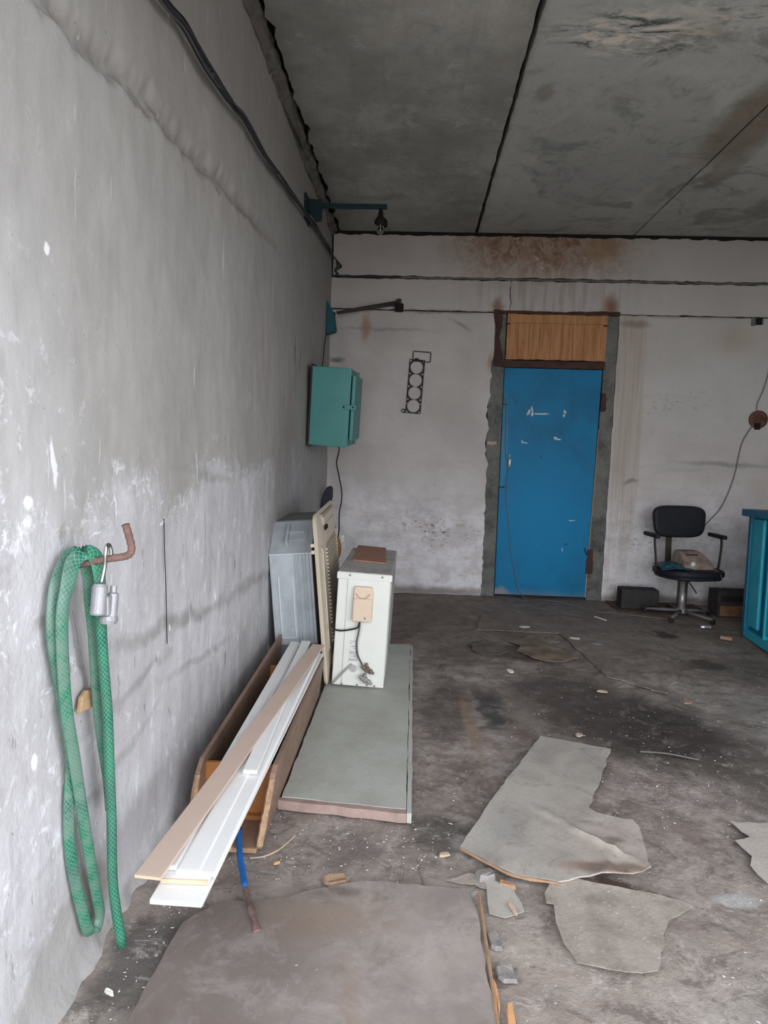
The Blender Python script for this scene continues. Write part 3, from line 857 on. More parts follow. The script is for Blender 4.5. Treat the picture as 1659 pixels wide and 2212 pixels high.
# lower bracket on the left wall with a pipe going into a hole of the back wall
M_tealbl = worn('blue_teal_paint', (0.012, 0.075, 0.10), (0.008, 0.045, 0.06), 0.6, scale=10)
M_pipe = worn('rusty_pipe_paint', (0.055, 0.038, 0.035), (0.03, 0.02, 0.018), 0.65, scale=10)
br = thing('pipe_bracket', 'blue bracket in the corner holding a rusty slanting pipe', 'bracket', (0.0, 5.44, 2.34))
obj('bracket_plate', prism(bm_new(), [(0.0, 0, 0.135), (0.012, 0, 0.130), (0.055, 0, 0.05), (0.062, 0, 0.03), (0.082, 0, -0.09), (0.075, 0, -0.105), (0.0, 0, -0.13)], (0, 0.10, 0)), M_tealbl, br, bevel=0.003)
obj('pipe', tube(bm_new(), [(0.055, 0.07, 0.048), (0.30, 0.16, 0.115), (0.585, 0.275, 0.190)], [0.012, 0.017, 0.019], 12), M_pipe, br, smooth=True)
obj('pipe_hole_shade', mbox(0.555, 0.628, 0.245, 0.297, 0.115, 0.180), M_blackshade, br, bevel=0.004)  # dark wall hole at the pipe end painted as a black block
obj('end_cap', mbox(0.568, 0.608, 0.255, 0.297, 0.180, 0.222), M_pipe, br, bevel=0.006)
obj('clamp_screw', tube(bm_new(), [(0.06, 0.0, 0.055), (0.075, 0.0, 0.05), (0.098, 0.0, 0.0)], 0.004, 6), M_handle, br)
# wires from the bracket down to the cabinet
M_wire = worn('black_cable', (0.020, 0.019, 0.020), rough=0.55, scale=20)
tag(obj('corner_wire', tube(bm_new(), curve([(0.012, 5.40, 2.21), (0.012, 5.30, 2.10), (0.02, 5.20, 1.99), (0.03, 5.05, 1.87)]), 0.004, 6), M_wire, smooth=True), 'thin black wire in the corner above the teal cabinet', 'wire')

# ================================================================== CABLE BUNDLE
cb = thing('cable_bundle', 'sagging bundle of old black cables along the top of the left wall', 'cable', (0.0, 1.0, 2.44))
base_pts = [(0.03, 0.75, 2.40), (0.03, 1.40, 2.46), (0.03, 1.89, 2.50), (0.03, 2.06, 2.53), (0.032, 2.27, 2.53), (0.032, 2.54, 2.56), (0.032, 2.79, 2.60), (0.032, 3.12, 2.61), (0.03, 3.52, 2.66), (0.03, 4.21, 2.74), (0.03, 4.60, 2.79), (0.028, 5.00, 2.83), (0.028, 5.35, 2.855), (0.03, 5.62, 2.875)]
base_c = curve(base_pts, 9)
def M_cable(col, nm): return worn(nm, col, rough=0.6, scale=20)
cmats = [M_wire, worn('grey_cable', (0.085, 0.082, 0.08), rough=0.6, scale=20), worn('tarred_cable', (0.030, 0.030, 0.036), rough=0.5, scale=20)]
for s in range(6):
    ph = s * 1.05
    pts = []
    for i, p in enumerate(base_c):
        y = p.y
        a = ph + y * 2.1 + 1.4 * nz(y, s * 5, 0, 0.8)
        rr = 0.0095 + 0.009 * nz(y, s * 11.3, 0, 1.6)
        pts.append(Vector((p.x + 0.45 * rr * math.cos(a), y, p.z + 1.25 * rr * math.sin(a))) - Vector((0, 1.0, 2.44)))
    obj('cable', tube(bm_new(), pts, 0.0032 + 0.0011 * (s % 3), 6), cmats[s % 3], cb, smooth=True)
# clumps of tape binding the bundle
for (y0, y1) in ((2.33, 2.50), (3.20, 3.34), (3.78, 3.96), (4.62, 4.70)):
    seg = [p - Vector((0, 1.0, 2.44)) for p in base_c if y0 - 0.05 <= p.y <= y1 + 0.05]
    if len(seg) > 2:
        obj('tape_wrap', tube(bm_new(), seg, [0.0125 if 0 < i < len(seg) - 1 else 0.009 for i in range(len(seg))], 9), cmats[2], cb, smooth=True)
for s in range(4):                               # the bundle turns down the corner
    pts = curve([(0.030, 5.60, 2.873), (0.045 + s * 0.004, 5.68, 2.865 - s * 0.004), (0.050 + 0.012 * s, 5.705, 2.82), (0.030 + 0.004 * s, 5.710, 2.79), (0.05 + 0.003 * s, 5.71, 2.765), (0.10, 5.725, 2.748 - 0.003 * s), (0.6, 5.728, 2.748)], 6)
    obj('cable', tube(bm_new(), [p - Vector((0, 1.0, 2.44)) for p in pts], 0.005, 6), cmats[s % 3], cb, smooth=True)

# ================================================================== BACK WALL THINGS
M_gasket = worn('black_gasket', (0.022, 0.020, 0.022), rough=0.6, scale=30)
M_ring = worn('steel_ring', (0.42, 0.41, 0.38), rough=0.35, metal=0.8, scale=30)
ga = thing('head_gasket', 'black engine head gasket with four bores nailed on the back wall', 'gasket', (0.752, D - 0.010, 1.828), (0, R(3.0), 0))
# plate with four bores, cut by a triangulation with holes
def plate_with_holes(outline, holes, th):
    pts = [Vector(p) for p in outline]
    edges = [(i, (i + 1) % len(pts)) for i in range(len(pts))]
    centers = []
    for (cx, cz, rr, n) in holes:
        s0 = len(pts)
        for k in range(n):
            a = 2 * math.pi * k / n
            pts.append(Vector((cx + rr * math.cos(a), cz + rr * math.sin(a))))
        edges += [(s0 + i, s0 + (i + 1) % n) for i in range(n)]
    vo, eo, fo, _, _, _ = geometry.delaunay_2d_cdt(pts, edges, [], 1, 1e-6)
    bm = bm_new()
    top = [bm.verts.new((v.x, 0, v.y)) for v in vo]
    bot = [bm.verts.new((v.x, th, v.y)) for v in vo]
    cnt = {}
    for f in fo:
        c = sum((vo[i] for i in f), Vector((0, 0))) / len(f)
        if any((c - Vector((h[0], h[1]))).length < h[2] * 0.985 for h in holes):
            continue
        bm.faces.new([top[i] for i in f]); bm.faces.new([bot[i] for i in f][::-1])
        for a, b in zip(f, list(f[1:]) + [f[0]]):
            kk = (min(a, b), max(a, b)); cnt[kk] = cnt.get(kk, 0) + 1
    for (a, b), c in cnt.items():
        if c == 1: bm.faces.new([top[a], top[b], bot[b], bot[a]])
    bmesh.ops.delete(bm, geom=[v for v in bm.verts if not v.link_faces], context='VERTS')
    return bm
cz4 = [0.163, 0.052, -0.058, -0.170]
holes = [(0.0, z, 0.0525, 28) for z in cz4]
for x in (-0.055, 0.055):
    for z in (0.216, 0.107, -0.003, -0.114, -0.222):
        holes.append((x, z, 0.0085, 8))
holes += [(-0.060, -0.15, 0.006, 8), (0.060, -0.15, 0.006, 8), (-0.086, -0.217, 0.010, 8)]
outline = [(-0.068, -0.235), (0.068, -0.235), (0.068, 0.23), (0.02, 0.23), (0.005, 0.242), (-0.02, 0.242), (-0.03, 0.23), (-0.068, 0.23), (-0.068, -0.200), (-0.095, -0.200), (-0.104, -0.212), (-0.102, -0.228), (-0.09, -0.235)]
obj('gasket_plate', plate_with_holes(outline, holes, 0.003), M_gasket, ga)
for z in cz4:
    pts = [(0.0535 * math.cos(a), -0.001, z + 0.0535 * math.sin(a)) for a in [2 * math.pi * k / 28 for k in range(29)]]
    obj('bore_ring', tube(bm_new(), pts, 0.0016, 5), M_ring, ga, smooth=True)
sg = thing('small_gasket', 'small rectangular black gasket hung above the head gasket', 'gasket', (0.80, D - 0.016, 2.082), (0, R(3), 0))
pts = [(-0.075, 0, -0.042), (0.072, 0, -0.042), (0.078, 0, -0.036), (0.078, 0, 0.036), (0.072, 0, 0.042), (-0.070, 0, 0.042), (-0.076, 0, 0.036), (-0.075, 0, -0.042), (-0.07, 0, -0.042)]
obj('gasket_frame', tube(bm_new(), pts, 0.004, 5), M_gasket, sg)

# square recess at upper right, the shade inside painted as a black block
hl = thing('wall_vent_hole', 'small dark square hole under the joint, upper right of the back wall', 'vent', (3.62, D + 0.02, 2.44))
obj('hole_shade', mbox(-0.044, 0.044, 0.0, 0.034, -0.03, 0.045), M_blackshade, hl)
obj('broken_lip', mbox(-0.058, -0.02, -0.030, 0.0, -0.034, 0.035), M_mortar, hl, bevel=0.004)

# round junction box with wires
M_rustred = worn('rust_red_box', (0.15, 0.075, 0.055), (0.05, 0.028, 0.024), 0.75, scale=25, amt=0.9, bump=0.5)
jb = thing('junction_box', 'round rusty junction box at the right end of the back wall', 'junction box', (3.685, D - 0.004, 1.625))
obj('box_rim', lathe(bm_new(), [(0.072, 0.0), (0.076, 0.004), (0.076, 0.022), (0.070, 0.024), (0.066, 0.012), (0.0001, 0.010)], 28, Matrix.Rotation(R(90), 4, 'X')), M_rustred, jb)
random.seed(8)
for i in range(7):
    a = random.random() * 6.28
    pts = curve([(0.05 * math.cos(a), -0.012, 0.05 * math.sin(a)), (0.02 * math.cos(a + 1), -0.030, 0.02 * math.sin(a + 1)), (0.045 * math.cos(a + 2.4), -0.022, 0.045 * math.sin(a + 2.4))], 5)
    obj('loose_wire', tube(bm_new(), pts, 0.003, 5), M_rustred, jb, smooth=True)
obj('terminal', mbox(-0.028, 0.012, -0.040, -0.012, -0.085, -0.03), M_blackshade, jb, bevel=0.004)
M_wirepale = worn('grey_wire', (0.20, 0.175, 0.155), rough=0.7, scale=30)
tag(obj('hanging_wire', tube(bm_new(), curve([(3.80, 5.72, 2.46), (3.745, 5.72, 2.30), (3.742, 5.72, 2.16), (3.735, 5.72, 2.02), (3.70, 5.72, 1.86), (3.665, 5.72, 1.76), (3.665, 5.715, 1.70)]), 0.0038, 6), M_wirepale, smooth=True), 'thin wire coming down to the round junction box', 'wire')
tag(obj('hanging_wire', tube(bm_new(), curve([(3.64, 5.715, 1.575), (3.60, 5.72, 1.50), (3.565, 5.72, 1.42), (3.545, 5.72, 1.30), (3.535, 5.72, 1.20), (3.51, 5.72, 1.08), (3.47, 5.72, 0.95), (3.42, 5.72, 0.84), (3.36, 5.72, 0.765), (3.31, 5.72, 0.70), (3.27, 5.70, 0.64)]), 0.0045, 6), M_wirepale, smooth=True), 'thin wire running from the junction box down behind the chair', 'wire')

# thin wire over the blue door, ending loose on the floor
tag(obj('door_wire', tube(bm_new(), curve([(1.522, D - 0.012, 1.775), (1.545, D - 0.014, 1.70), (1.552, D - 0.014, 1.50), (1.560, D - 0.014, 1.28), (1.588, D - 0.028, 1.18), (1.584, D - 0.014, 1.02), (1.588, D - 0.012, 0.85), (1.615, D - 0.012, 0.70), (1.635, D - 0.012, 0.50), (1.66, D - 0.012, 0.35), (1.70, D - 0.02, 0.20), (1.735, D - 0.05, 0.06), (1.79, D - 0.14, 0.012), (1.85, 5.42, 0.008)]), 0.0026, 6), M_wirepale, smooth=True), 'thin brown wire hanging down the face of the blue door', 'wire')
tag(obj('floor_wire', tube(bm_new(), curve([(1.93, 5.62, 0.008), (2.06, 5.55, 0.012), (2.10, 5.52, 0.008), (2.16, 5.46, 0.010), (2.22, 5.36, 0.008), (2.32, 5.25, 0.012), (2.45, 5.24, 0.008), (2.68, 5.15, 0.010), (2.80, 5.10, 0.012)]), 0.0028, 6), M_wirepale, smooth=True), 'loose pale wire on the floor between door and chair', 'wire')

# ================================================================== OUTDOOR AC UNIT
M_acw = worn('ac_white', (0.66, 0.67, 0.61), (0.52, 0.52, 0.475), 0.45, scale=3, amt=0.3, bump=0.05, spec=0.4)
M_actop = worn('ac_dusty_top', (0.47, 0.455, 0.43), (0.22, 0.20, 0.18), 0.8, scale=9, amt=0.7, bump=0.2)
M_cream = worn('cream_plastic', (0.66, 0.53, 0.40), (0.50, 0.38, 0.27), 0.5, scale=6, amt=0.35, bump=0.05)
M_carton = worn('brown_cardboard', (0.38, 0.21, 0.145), (0.30, 0.16, 0.11), 0.9, scale=30, amt=0.4)
M_brass = worn('dull_brass', (0.20, 0.155, 0.12), (0.08, 0.065, 0.055), 0.5, 0.5, scale=40, amt=0.8)
M_steel = worn('dull_steel', (0.30, 0.29, 0.28), (0.14, 0.13, 0.125), 0.5, 0.5, scale=40, amt=0.6)
ac = thing('air_conditioner', 'white outdoor air conditioner unit standing on the grey-green board', 'air conditioner', (0.375, 3.259, 0.052), (R(0), R(2.2), R(-0.2)))
obj('casing', mbox(0, 0.272, 0.004, 0.787, 0.0, 0.578), M_acw, ac, bevel=0.006)
obj('side_panel', mbox(0.052, 0.268, -0.003, 0.006, 0.006, 0.575), M_acw, ac, bevel=0.002)
obj('top_cover', mbox(-0.004, 0.277, -0.004, 0.791, 0.572, 0.604), M_actop, ac, bevel=0.007)
obj('cover_lip', mbox(-0.005, 0.278, -0.0055, 0.004, 0.566, 0.600), M_acw, ac, bevel=0.002)
# cardboard lies on the unit
tag(obj('cardboard_piece', sheet_bm([(0.445, 3.575), (0.628, 3.545), (0.606, 4.085), (0.424, 4.115)], 0.006, 0.05, lambda x, y: 0.0006 * nz(x, y, 0, 12) - 0.0385 * (x - 0.375), Matrix.Translation((0, 0, 0.6575))), M_carton), 'brown cardboard rectangle lying on top of the white air conditioner', 'cardboard')
cv = bm_new()
prof = [(0.090, 0.360), (0.185, 0.360), (0.188, 0.375), (0.188, 0.50), (0.182, 0.535), (0.090, 0.535), (0.086, 0.50), (0.086, 0.375)]
prism(cv, [(x, 0.0, z) for x, z in prof], (0, -0.028, 0))
obj('pipe_cover', cv, M_cream, ac, bevel=0.008, label='cream plastic terminal cover')
obj('cover_bulge', mbox(0.088, 0.186, -0.040, -0.026, 0.356, 0.475), M_cream, ac, bevel=0.009)
obj('cover_brow', lathe(bm_new(), [(0.038, 0.0), (0.040, 0.006), (0.036, 0.012)], 14, Matrix.Translation((0.137, -0.027, 0.515)) @ Matrix.Rotation(R(90), 4, 'X'), 200, 340), M_cream, ac)
for (x, z) in ((0.155, 0.378), (0.062, 0.588), (0.228, 0.588), (0.055, 0.012), (0.135, 0.014), (0.185, 0.016), (0.225, 0.014)):
    obj('screw', lathe(bm_new(), [(0.0055, 0), (0.0055, 0.003), (0.0001, 0.005)], 8, Matrix.Translation((x, -0.0415 if z < 0.4 and z > 0.3 else -0.0055, z)) @ Matrix.Rotation(R(90), 4, 'X')), M_steel, ac)
lab = Mat('printed_label')
lw = lab.ramp(lab.noise(60, 2, 0.5, lab.map(scale=(0.35, 1, 2.2))), 0.50, 0.53)
lab.col(lab.mix(lab.mul(lw, 0.6), (0.62, 0.62, 0.60), (0.24, 0.24, 0.24))); lab.rough(0.5)
obj('label_sticker', mbox(0.083, 0.130, -0.0045, -0.003, 0.140, 0.245), lab.done(), ac, label='small grey data sticker')
obj('bottom_ledge', mbox(0.08, 0.134, -0.008, -0.003, 0.132, 0.139), M_acw, ac)
obj('drain_cap', lathe(bm_new(), [(0.019, 0), (0.019, 0.004), (0.0001, 0.005)], 18, Matrix.Translation((0.108, -0.003, 0.098)) @ Matrix.Rotation(R(90), 4, 'X')), worn('grey_plastic', (0.42, 0.42, 0.41), rough=0.6), ac)
M_cord = worn('grey_cord', (0.36, 0.355, 0.34), rough=0.6)
obj('drain_cord', tube(bm_new(), curve([(0.100, -0.008, 0.122), (0.075, -0.014, 0.095), (0.045, -0.014, 0.060), (0.020, -0.012, 0.028), (0.006, -0.008, 0.010)]), 0.0055, 8), M_cord, ac, smooth=True)
obj('power_cable', tube(bm_new(), curve([(0.128, -0.030, 0.352), (0.120, -0.034, 0.325), (0.095, -0.024, 0.312), (0.055, -0.018, 0.300), (0.020, -0.014, 0.296), (-0.008, -0.006, 0.302), (-0.022, 0.03, 0.312)]), 0.0045, 8), M_wire, ac, smooth=True)
for dx, m in ((0.0, cmats[1]), (0.010, M_acw)):
    obj('signal_wire', tube(bm_new(), curve([(0.130 + dx * 0.6, -0.030, 0.352), (0.126 + dx, -0.022, 0.300), (0.118 + dx, -0.014, 0.240), (0.125 + dx, -0.012, 0.180), (0.150 + dx, -0.020, 0.135), (0.172 + dx, -0.034, 0.110)]), 0.0034, 7), m, ac, smooth=True)
# valve plate and two service valves
obj('valve_plate', mbox(0.150, 0.214, -0.006, -0.002, 0.012, 0.145), M_acw, ac, bevel=0.002)
for (vx, vz, m) in ((0.182, 0.108, M_brass), (0.176, 0.052, M_steel)):
    MV = Matrix.Translation((vx, -0.004, vz))
    v_ = bm_new()
    lathe(v_, [(0.012, 0), (0.012, 0.020), (0.016, 0.022), (0.016, 0.036), (0.010, 0.040), (0.0001, 0.040)], 6, MV @ Matrix.Rotation(R(90), 4, 'X'))
    Ma = MV @ Matrix.Translation((0, -0.028, 0)) @ Matrix.Rotation(R(28), 4, 'Y')
    lathe(v_, [(0.0001, -0.036), (0.008, -0.036), (0.008, -0.024), (0.012, -0.024), (0.012, -0.012), (0.008, -0.010), (0.008, 0.012), (0.013, 0.014), (0.013, 0.028), (0.007, 0.030), (0.007, 0.042), (0.0001, 0.043)], 10, Ma @ Matrix.Rotation(R(90), 4, 'Y'))
    lathe(v_, [(0.006, 0), (0.006, 0.022), (0.009, 0.022), (0.009, 0.032), (0.0001, 0.033)], 8, MV @ Matrix.Translation((0.002, -0.026, 0)) @ Matrix.Rotation(R(-15), 4, 'Y'))
    obj('service_valve', v_, m, ac)
# rear edge fins seen along the right side
obj('side_grille', mbox(0.272, 0.276, 0.05, 0.76, 0.05, 0.55), M_actop, ac)

# ================================================================== CEILING CASSETTE AND ITS GRILLE PANEL
M_galv = Mat('galvanised_steel')
gn = M_galv.noise(7, 5, 0.6)
gs = M_galv.vor(28, out=1)
M_galv.col(M_galv.mix(M_galv.ramp(gn, 0.35, 0.7), (0.47, 0.51, 0.53), (0.37, 0.40, 0.415)))
M_galv.metal(0.25); M_galv.rough(0.42)
M_galv.bump(M_galv.noise(9, 3), 0.15, 0.004)
M_galv = M_galv.done()
M_galvtop = worn('dusty_galvanised', (0.22, 0.235, 0.225), (0.12, 0.125, 0.12), 0.7, 0.1, scale=10, amt=0.6)
cs = thing('cassette_unit', 'grey galvanised cassette air conditioner body leaning against the left wall', 'air conditioner', (0.062, 3.40, 0.042), (0, R(-5.0), 0))
TH = 0.232
a_, b_ = 0.165, 0.66
oct_ = [(0.0, a_), (0.0, b_), (0.19, 0.815), (0.68, 0.815), (0.84, b_), (0.84, a_), (0.67, 0.0), (0.18, 0.0)]
obj('casing', prism(bm_new(), [(0, y, z) for y, z in oct_], (TH, 0, 0)), M_galv, cs, bevel=0.004)
obj('gap_shade', prism(bm_new(), [(TH, y * 0.98 + 0.008, z * 0.98 + 0.008) for y, z in oct_], (0.016, 0, 0)), M_blackshade, cs, label='black strip painted as the shaded gap')  # dark of the gap towards the panel painted as a black strip
# ribs pressed in the front face
M_galvl = worn('highlight_steel', (0.66, 0.69, 0.70), (0.5, 0.53, 0.54), 0.35, 0.1, scale=20)  # specular highlights of the raised edges painted as paler steel
for x in (0.140, 0.156, 0.177, 0.192, 0.212):
    obj('pressed_rib', mbox(x, x + 0.0055, -0.012, 0.001, a_ + 0.01, b_ - 0.006), M_galv, cs, bevel=0.0015)
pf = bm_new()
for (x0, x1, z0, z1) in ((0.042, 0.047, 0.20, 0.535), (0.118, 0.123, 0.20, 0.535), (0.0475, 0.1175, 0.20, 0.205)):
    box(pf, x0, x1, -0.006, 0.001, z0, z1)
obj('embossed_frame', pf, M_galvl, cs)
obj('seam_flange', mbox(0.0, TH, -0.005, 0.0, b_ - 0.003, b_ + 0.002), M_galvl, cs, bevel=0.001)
Mch = Matrix.Translation((0, 0, b_)) @ Matrix.Rotation(math.atan2(0.155, 0.19), 4, 'X')   # plane of the upper chamfer
obj('chamfer_cover', box(bm_new(), 0.10, 0.20, 0.09, 0.19, 0.0, 0.006, Mch), M_galv, cs, bevel=0.002)
obj('hanger_bracket', box(box(bm_new(), 0.085, 0.100, 0.06, 0.20, 0.0, 0.030, Mch), 0.100, 0.185, 0.14, 0.155, 0.0, 0.020, Mch), M_galv, cs, bevel=0.002)
obj('knockout_disc', lathe(bm_new(), [(0.034, 0.0), (0.034, 0.003), (0.0001, 0.0035)], 20, Mch @ Matrix.Translation((0.062, 0.055, 0))), M_galv, cs)
obj('dusty_top', mbox(0.003, TH - 0.003, 0.20, 0.67, 0.8155, 0.8185), M_galvtop, cs)

M_beige = worn('beige_abs', (0.58, 0.50, 0.385), (0.45, 0.385, 0.29), 0.4, scale=4, amt=0.35, bump=0.05, spec=0.4)
M_beiged = worn('beige_recess', (0.36, 0.32, 0.26), (0.25, 0.22, 0.18), 0.6, scale=8)
gp = thing('grille_panel', 'beige square cassette grille panel on edge beside the white unit', 'panel', (0.352, 3.235, 0.044), (R(0.5), R(-5.2), R(1.7)))
W_ = 0.90
def rsq(x, inset, r, n=5):
    pts = []
    for (cy, cz, a0) in ((inset + r, inset + r, 180), (W_ - inset - r, inset + r, 270), (W_ - inset - r, W_ - inset - r, 0), (inset + r, W_ - inset - r, 90)):
        for k in range(n + 1):
            a = R(a0 + 90 * k / n)
            pts.append((x, cy + r * math.cos(a), cz + r * math.sin(a)))
    return pts
def loft(bm, rings, cap=True):
    V = [[bm.verts.new(p) for p in r] for r in rings]
    n = len(V[0])
    for i in range(len(V) - 1):
        for k in range(n):
            bm.faces.new([V[i][k], V[i][(k + 1) % n], V[i + 1][(k + 1) % n], V[i + 1][k]])
    if cap:
        bm.faces.new(V[0]); bm.faces.new(V[-1][::-1])
    return bm
obj('frame', loft(bm_new(), [rsq(-0.012, 0.03, 0.05), rsq(-0.010, 0.004, 0.045), rsq(0.000, 0.0, 0.045), rsq(0.008, 0.012, 0.045), rsq(0.022, 0.10, 0.04), rsq(0.026, 0.17, 0.03)]), M_beige, gp, smooth=False)
gr = obj('intake_grille', mbox(0.0255, 0.029, 0.18, 0.72, 0.18, 0.72), M_beiged, gp)
for i in range(26):
    z = 0.19 + i * 0.02
    obj('slat', mbox(0.028, 0.036, 0.185, 0.715, z, z + 0.009), M_beige, gr)
for (y0, y1, z0, z1) in ((0.062, 0.085, 0.18, 0.72), (0.815, 0.838, 0.18, 0.72)):
    fl = obj('air_flap', mbox(0.014, 0.026, y0 + 0.01, y1 + 0.03, z0, z1), M_beige, gp, bevel=0.004)
    obj('flap_slot', mbox(0.010, 0.0215, y0, y1 + 0.045, z0 - 0.01, z1 + 0.01), M_beiged, gp, bevel=0.003)
for (z0, z1) in ((0.062, 0.085), (0.815, 0.838)):
    obj('air_flap', mbox(0.014, 0.026, 0.18, 0.72, z0 + 0.01, z1 + 0.03), M_beige, gp, bevel=0.004)
    obj('flap_slot', mbox(0.010, 0.0215, 0.17, 0.73, z0, z1 + 0.045), M_beiged, gp, bevel=0.003)
obj('display_window', mbox(0.016, 0.030, 0.22, 0.34, 0.792, 0.812), M_blackshade, gp, label='dark display window')
for z in (0.70, 0.735):
    obj('clip_stud', mbox(-0.030, -0.008, 0.006, 0.030, z, z + 0.018), M_beige, gp, bevel=0.003)

# dark pad showing above the cassette
M_pad = worn('navy_black_vinyl', (0.020, 0.024, 0.034), rough=0.55, scale=10)
pdm = bm_new()
ol = [(-0.025, 0.735), (0.018, 0.745), (0.055, 0.81), (0.068, 0.87), (0.068, 0.945), (0.055, 0.962), (0.025, 0.955), (0.0, 0.92), (-0.02, 0.85), (-0.028, 0.79)]
prism(pdm, [(x + 0.035, 5.30, z) for x, z in ol], (0, 0.05, 0))
sp_ = thing('upright_support', 'dark blue padded backrest propped in the corner above the cassette', 'backrest', (0, 0, 0))
sp_.location = (0.06, 5.32, 0.0)
for v in pdm.verts: v.co -= Vector((0.06, 5.32, 0.0))
obj('pad', pdm, M_pad, sp_, bevel=0.010)
obj('spine', mbox(-0.01, 0.012, 0.0, 0.02, 0.004, 0.76), M_blackshade, sp_)
# ochre plug-like reel behind the panel and the cable that leads to it
M_ochre = worn('ochre_plastic', (0.36, 0.20, 0.05), (0.2, 0.11, 0.03), 0.6)
oc = thing('ochre_reel', 'ochre yellow disc behind the beige panel with a white plug', 'reel', (0.225, 4.60, 0.0))
obj('disc', lathe(bm_new(), [(0.0001, -0.02), (0.09, -0.02), (0.10, 0.0), (0.09, 0.02), (0.0001, 0.02)], 24, Matrix.Translation((-0.015, 0, 0.555)) @ Matrix.Rotation(R(90), 4, 'X') @ Matrix.Diagonal((0.55, 1, 1, 1))), M_ochre, oc, smooth=True)
obj('stem', mbox(-0.03, 0.0, -0.012, 0.012, 0.004, 0.50), M_blackshade, oc)
obj('white_plug', mbox(0.030, 0.060, -0.015, 0.015, 0.60, 0.66), M_acw, oc, bevel=0.006)
tag(obj('black_cable', tube(bm_new(), curve([(0.145, 5.02, 1.335), (0.150, 5.30, 1.27), (0.108, 5.50, 1.15), (0.118, 5.60, 1.04), (0.147, 5.62, 0.865), (0.130, 5.60, 0.70), (0.142, 5.5, 0.56), (0.145, 5.3, 0.48), (0.155, 4.9, 0.52), (0.20, 4.66, 0.60)]), 0.0055, 7), M_wire, smooth=True), 'black cable hanging from the teal cabinet to the floor corner', 'cable')
tag(obj('black_cable', tube(bm_new(), curve([(0.20, 4.58, 0.50), (0.225, 4.45, 0.42), (0.27, 4.25, 0.36), (0.305, 4.10, 0.30), (0.33, 3.98, 0.20)]), 0.0048, 7), M_wire, smooth=True), 'black cable between the ochre disc and the white unit', 'cable')

# ================================================================== GREY-GREEN BOARD ON THE FLOOR
M_gboard = worn('grey_green_paint', (0.43, 0.445, 0.395), (0.32, 0.30, 0.265), 0.75, scale=5, amt=0.55, bump=0.25, speck=0.3, speckcol=(0.42, 0.42, 0.38))
M_pinkedge = worn('pinkish_wood', (0.36, 0.26, 0.225), (0.24, 0.17, 0.145), 0.85, scale=20, amt=0.6, bump=0.4)
gb = thing('painted_board', 'grey-green painted board lying under the white air conditioner', 'board', (0.33, 2.14, 0.0))
def gpt(x, y): return (x - 0.33, y - 2.14)
obj('panel', sheet_bm(jag([gpt(0.335, 2.185), gpt(0.780, 2.150), gpt(0.782, 4.05), gpt(0.345, 4.07)], 0.05, 0.003, 2), 0.030, 0.2, lambda x, y: 0.009 + 0.001 * nz(x, y, 0, 5)), M_gboard, gb)
obj('side_strip', sheet_bm(jag([gpt(0.7825, 2.122), gpt(0.799, 2.12), gpt(0.798, 4.03), gpt(0.7835, 4.03)], 0.05, 0.002, 7), 0.036, None, lambda x, y: 0.004), M_gboard, gb)
obj('front_batten', sheet_bm(jag([gpt(0.325, 2.165), gpt(0.781, 2.122), gpt(0.781, 2.147), gpt(0.33, 2.183)], 0.03, 0.003, 4), 0.034, None, lambda x, y: 0.003), M_pinkedge, gb)

# ================================================================== WOODEN CRATE
M_crate = worn('worn_brown_board', (0.27, 0.175, 0.125), (0.13, 0.085, 0.062), 0.55, scale=5, amt=0.6, bump=0.2, spec=0.35)
M_crin = worn('orange_varnish', (0.40, 0.165, 0.05), (0.25, 0.09, 0.03), 0.5, scale=8, amt=0.6, spec=0.4)
M_raw = worn('raw_chipboard', (0.50, 0.33, 0.20), (0.30, 0.18, 0.10), 0.9, scale=24, amt=0.8, bump=0.8)
cr = thing('wooden_crate', 'long low brown wooden box by the left wall holding the planks', 'crate', (0.20, 1.90, 0.0))
def cy(pts, x, th, lean=0.0):
    return prism(bm_new(), [(x + lean * z, y, z) for y, z in pts], (th, 0, 0))
obj('side_board', cy([(0.02, 0.012), (0.10, 0.222), (0.13, 0.238), (1.24, 0.238), (1.26, 0.02)], 0.105, 0.018, 0.12), M_crate, cr, bevel=0.002)
obj('side_board', cy([(0.02, 0.012), (0.12, 0.205), (0.16, 0.232), (1.44, 0.285), (1.45, 0.03)], -0.128, 0.016, 0.03), M_crate, cr, bevel=0.002)
# torn chipboard ends
def torn_edge(x, y0, z0, y1, z1, lean, w=0.019):
    bm = bm_new()
    pts = []
    n = 16
    for i in range(n + 1):
        t = i / n
        y = y0 + (y1 - y0) * t + 0.006 * nz(t * 9, x * 5, 0, 1.5)
        z = z0 + (z1 - z0) * t
        pts.append((x + lean * z + w / 2 + 0.001 * nz(t * 5, 3, 0, 2), y, z))
    tube(bm, pts, [0.0105 + 0.003 * nz(i, 4, 0, 0.7) for i in range(n + 1)], 6)
    return bm
obj('torn_edge', torn_edge(0.105, 0.022, 0.020, 0.098, 0.205, 0.12), M_raw, cr)
obj('torn_edge', torn_edge(-0.128, 0.022, 0.020, 0.118, 0.195, 0.03), M_raw, cr)
obj('bottom_board', mbox(-0.126, 0.112, 0.018, 1.34, 0.004, 0.017), M_crate, cr, bevel=0.002)
obj('bottom_edge', mbox(-0.124, 0.110, 0.008, 0.020, 0.003, 0.018), M_raw, cr, bevel=0.002)
for y in (0.185, 1.17):
    obj('end_panel', prism(bm_new(), [(-0.111, y, 0.018), (0.105, y, 0.018), (0.127, y, 0.205), (-0.108, y, 0.205)], (0, 0.016, 0)), M_crin, cr, bevel=0.002)
obj('cross_strip', mbox(-0.112, 0.104, 0.165, 0.186, 0.018, 0.034), M_crin, cr)
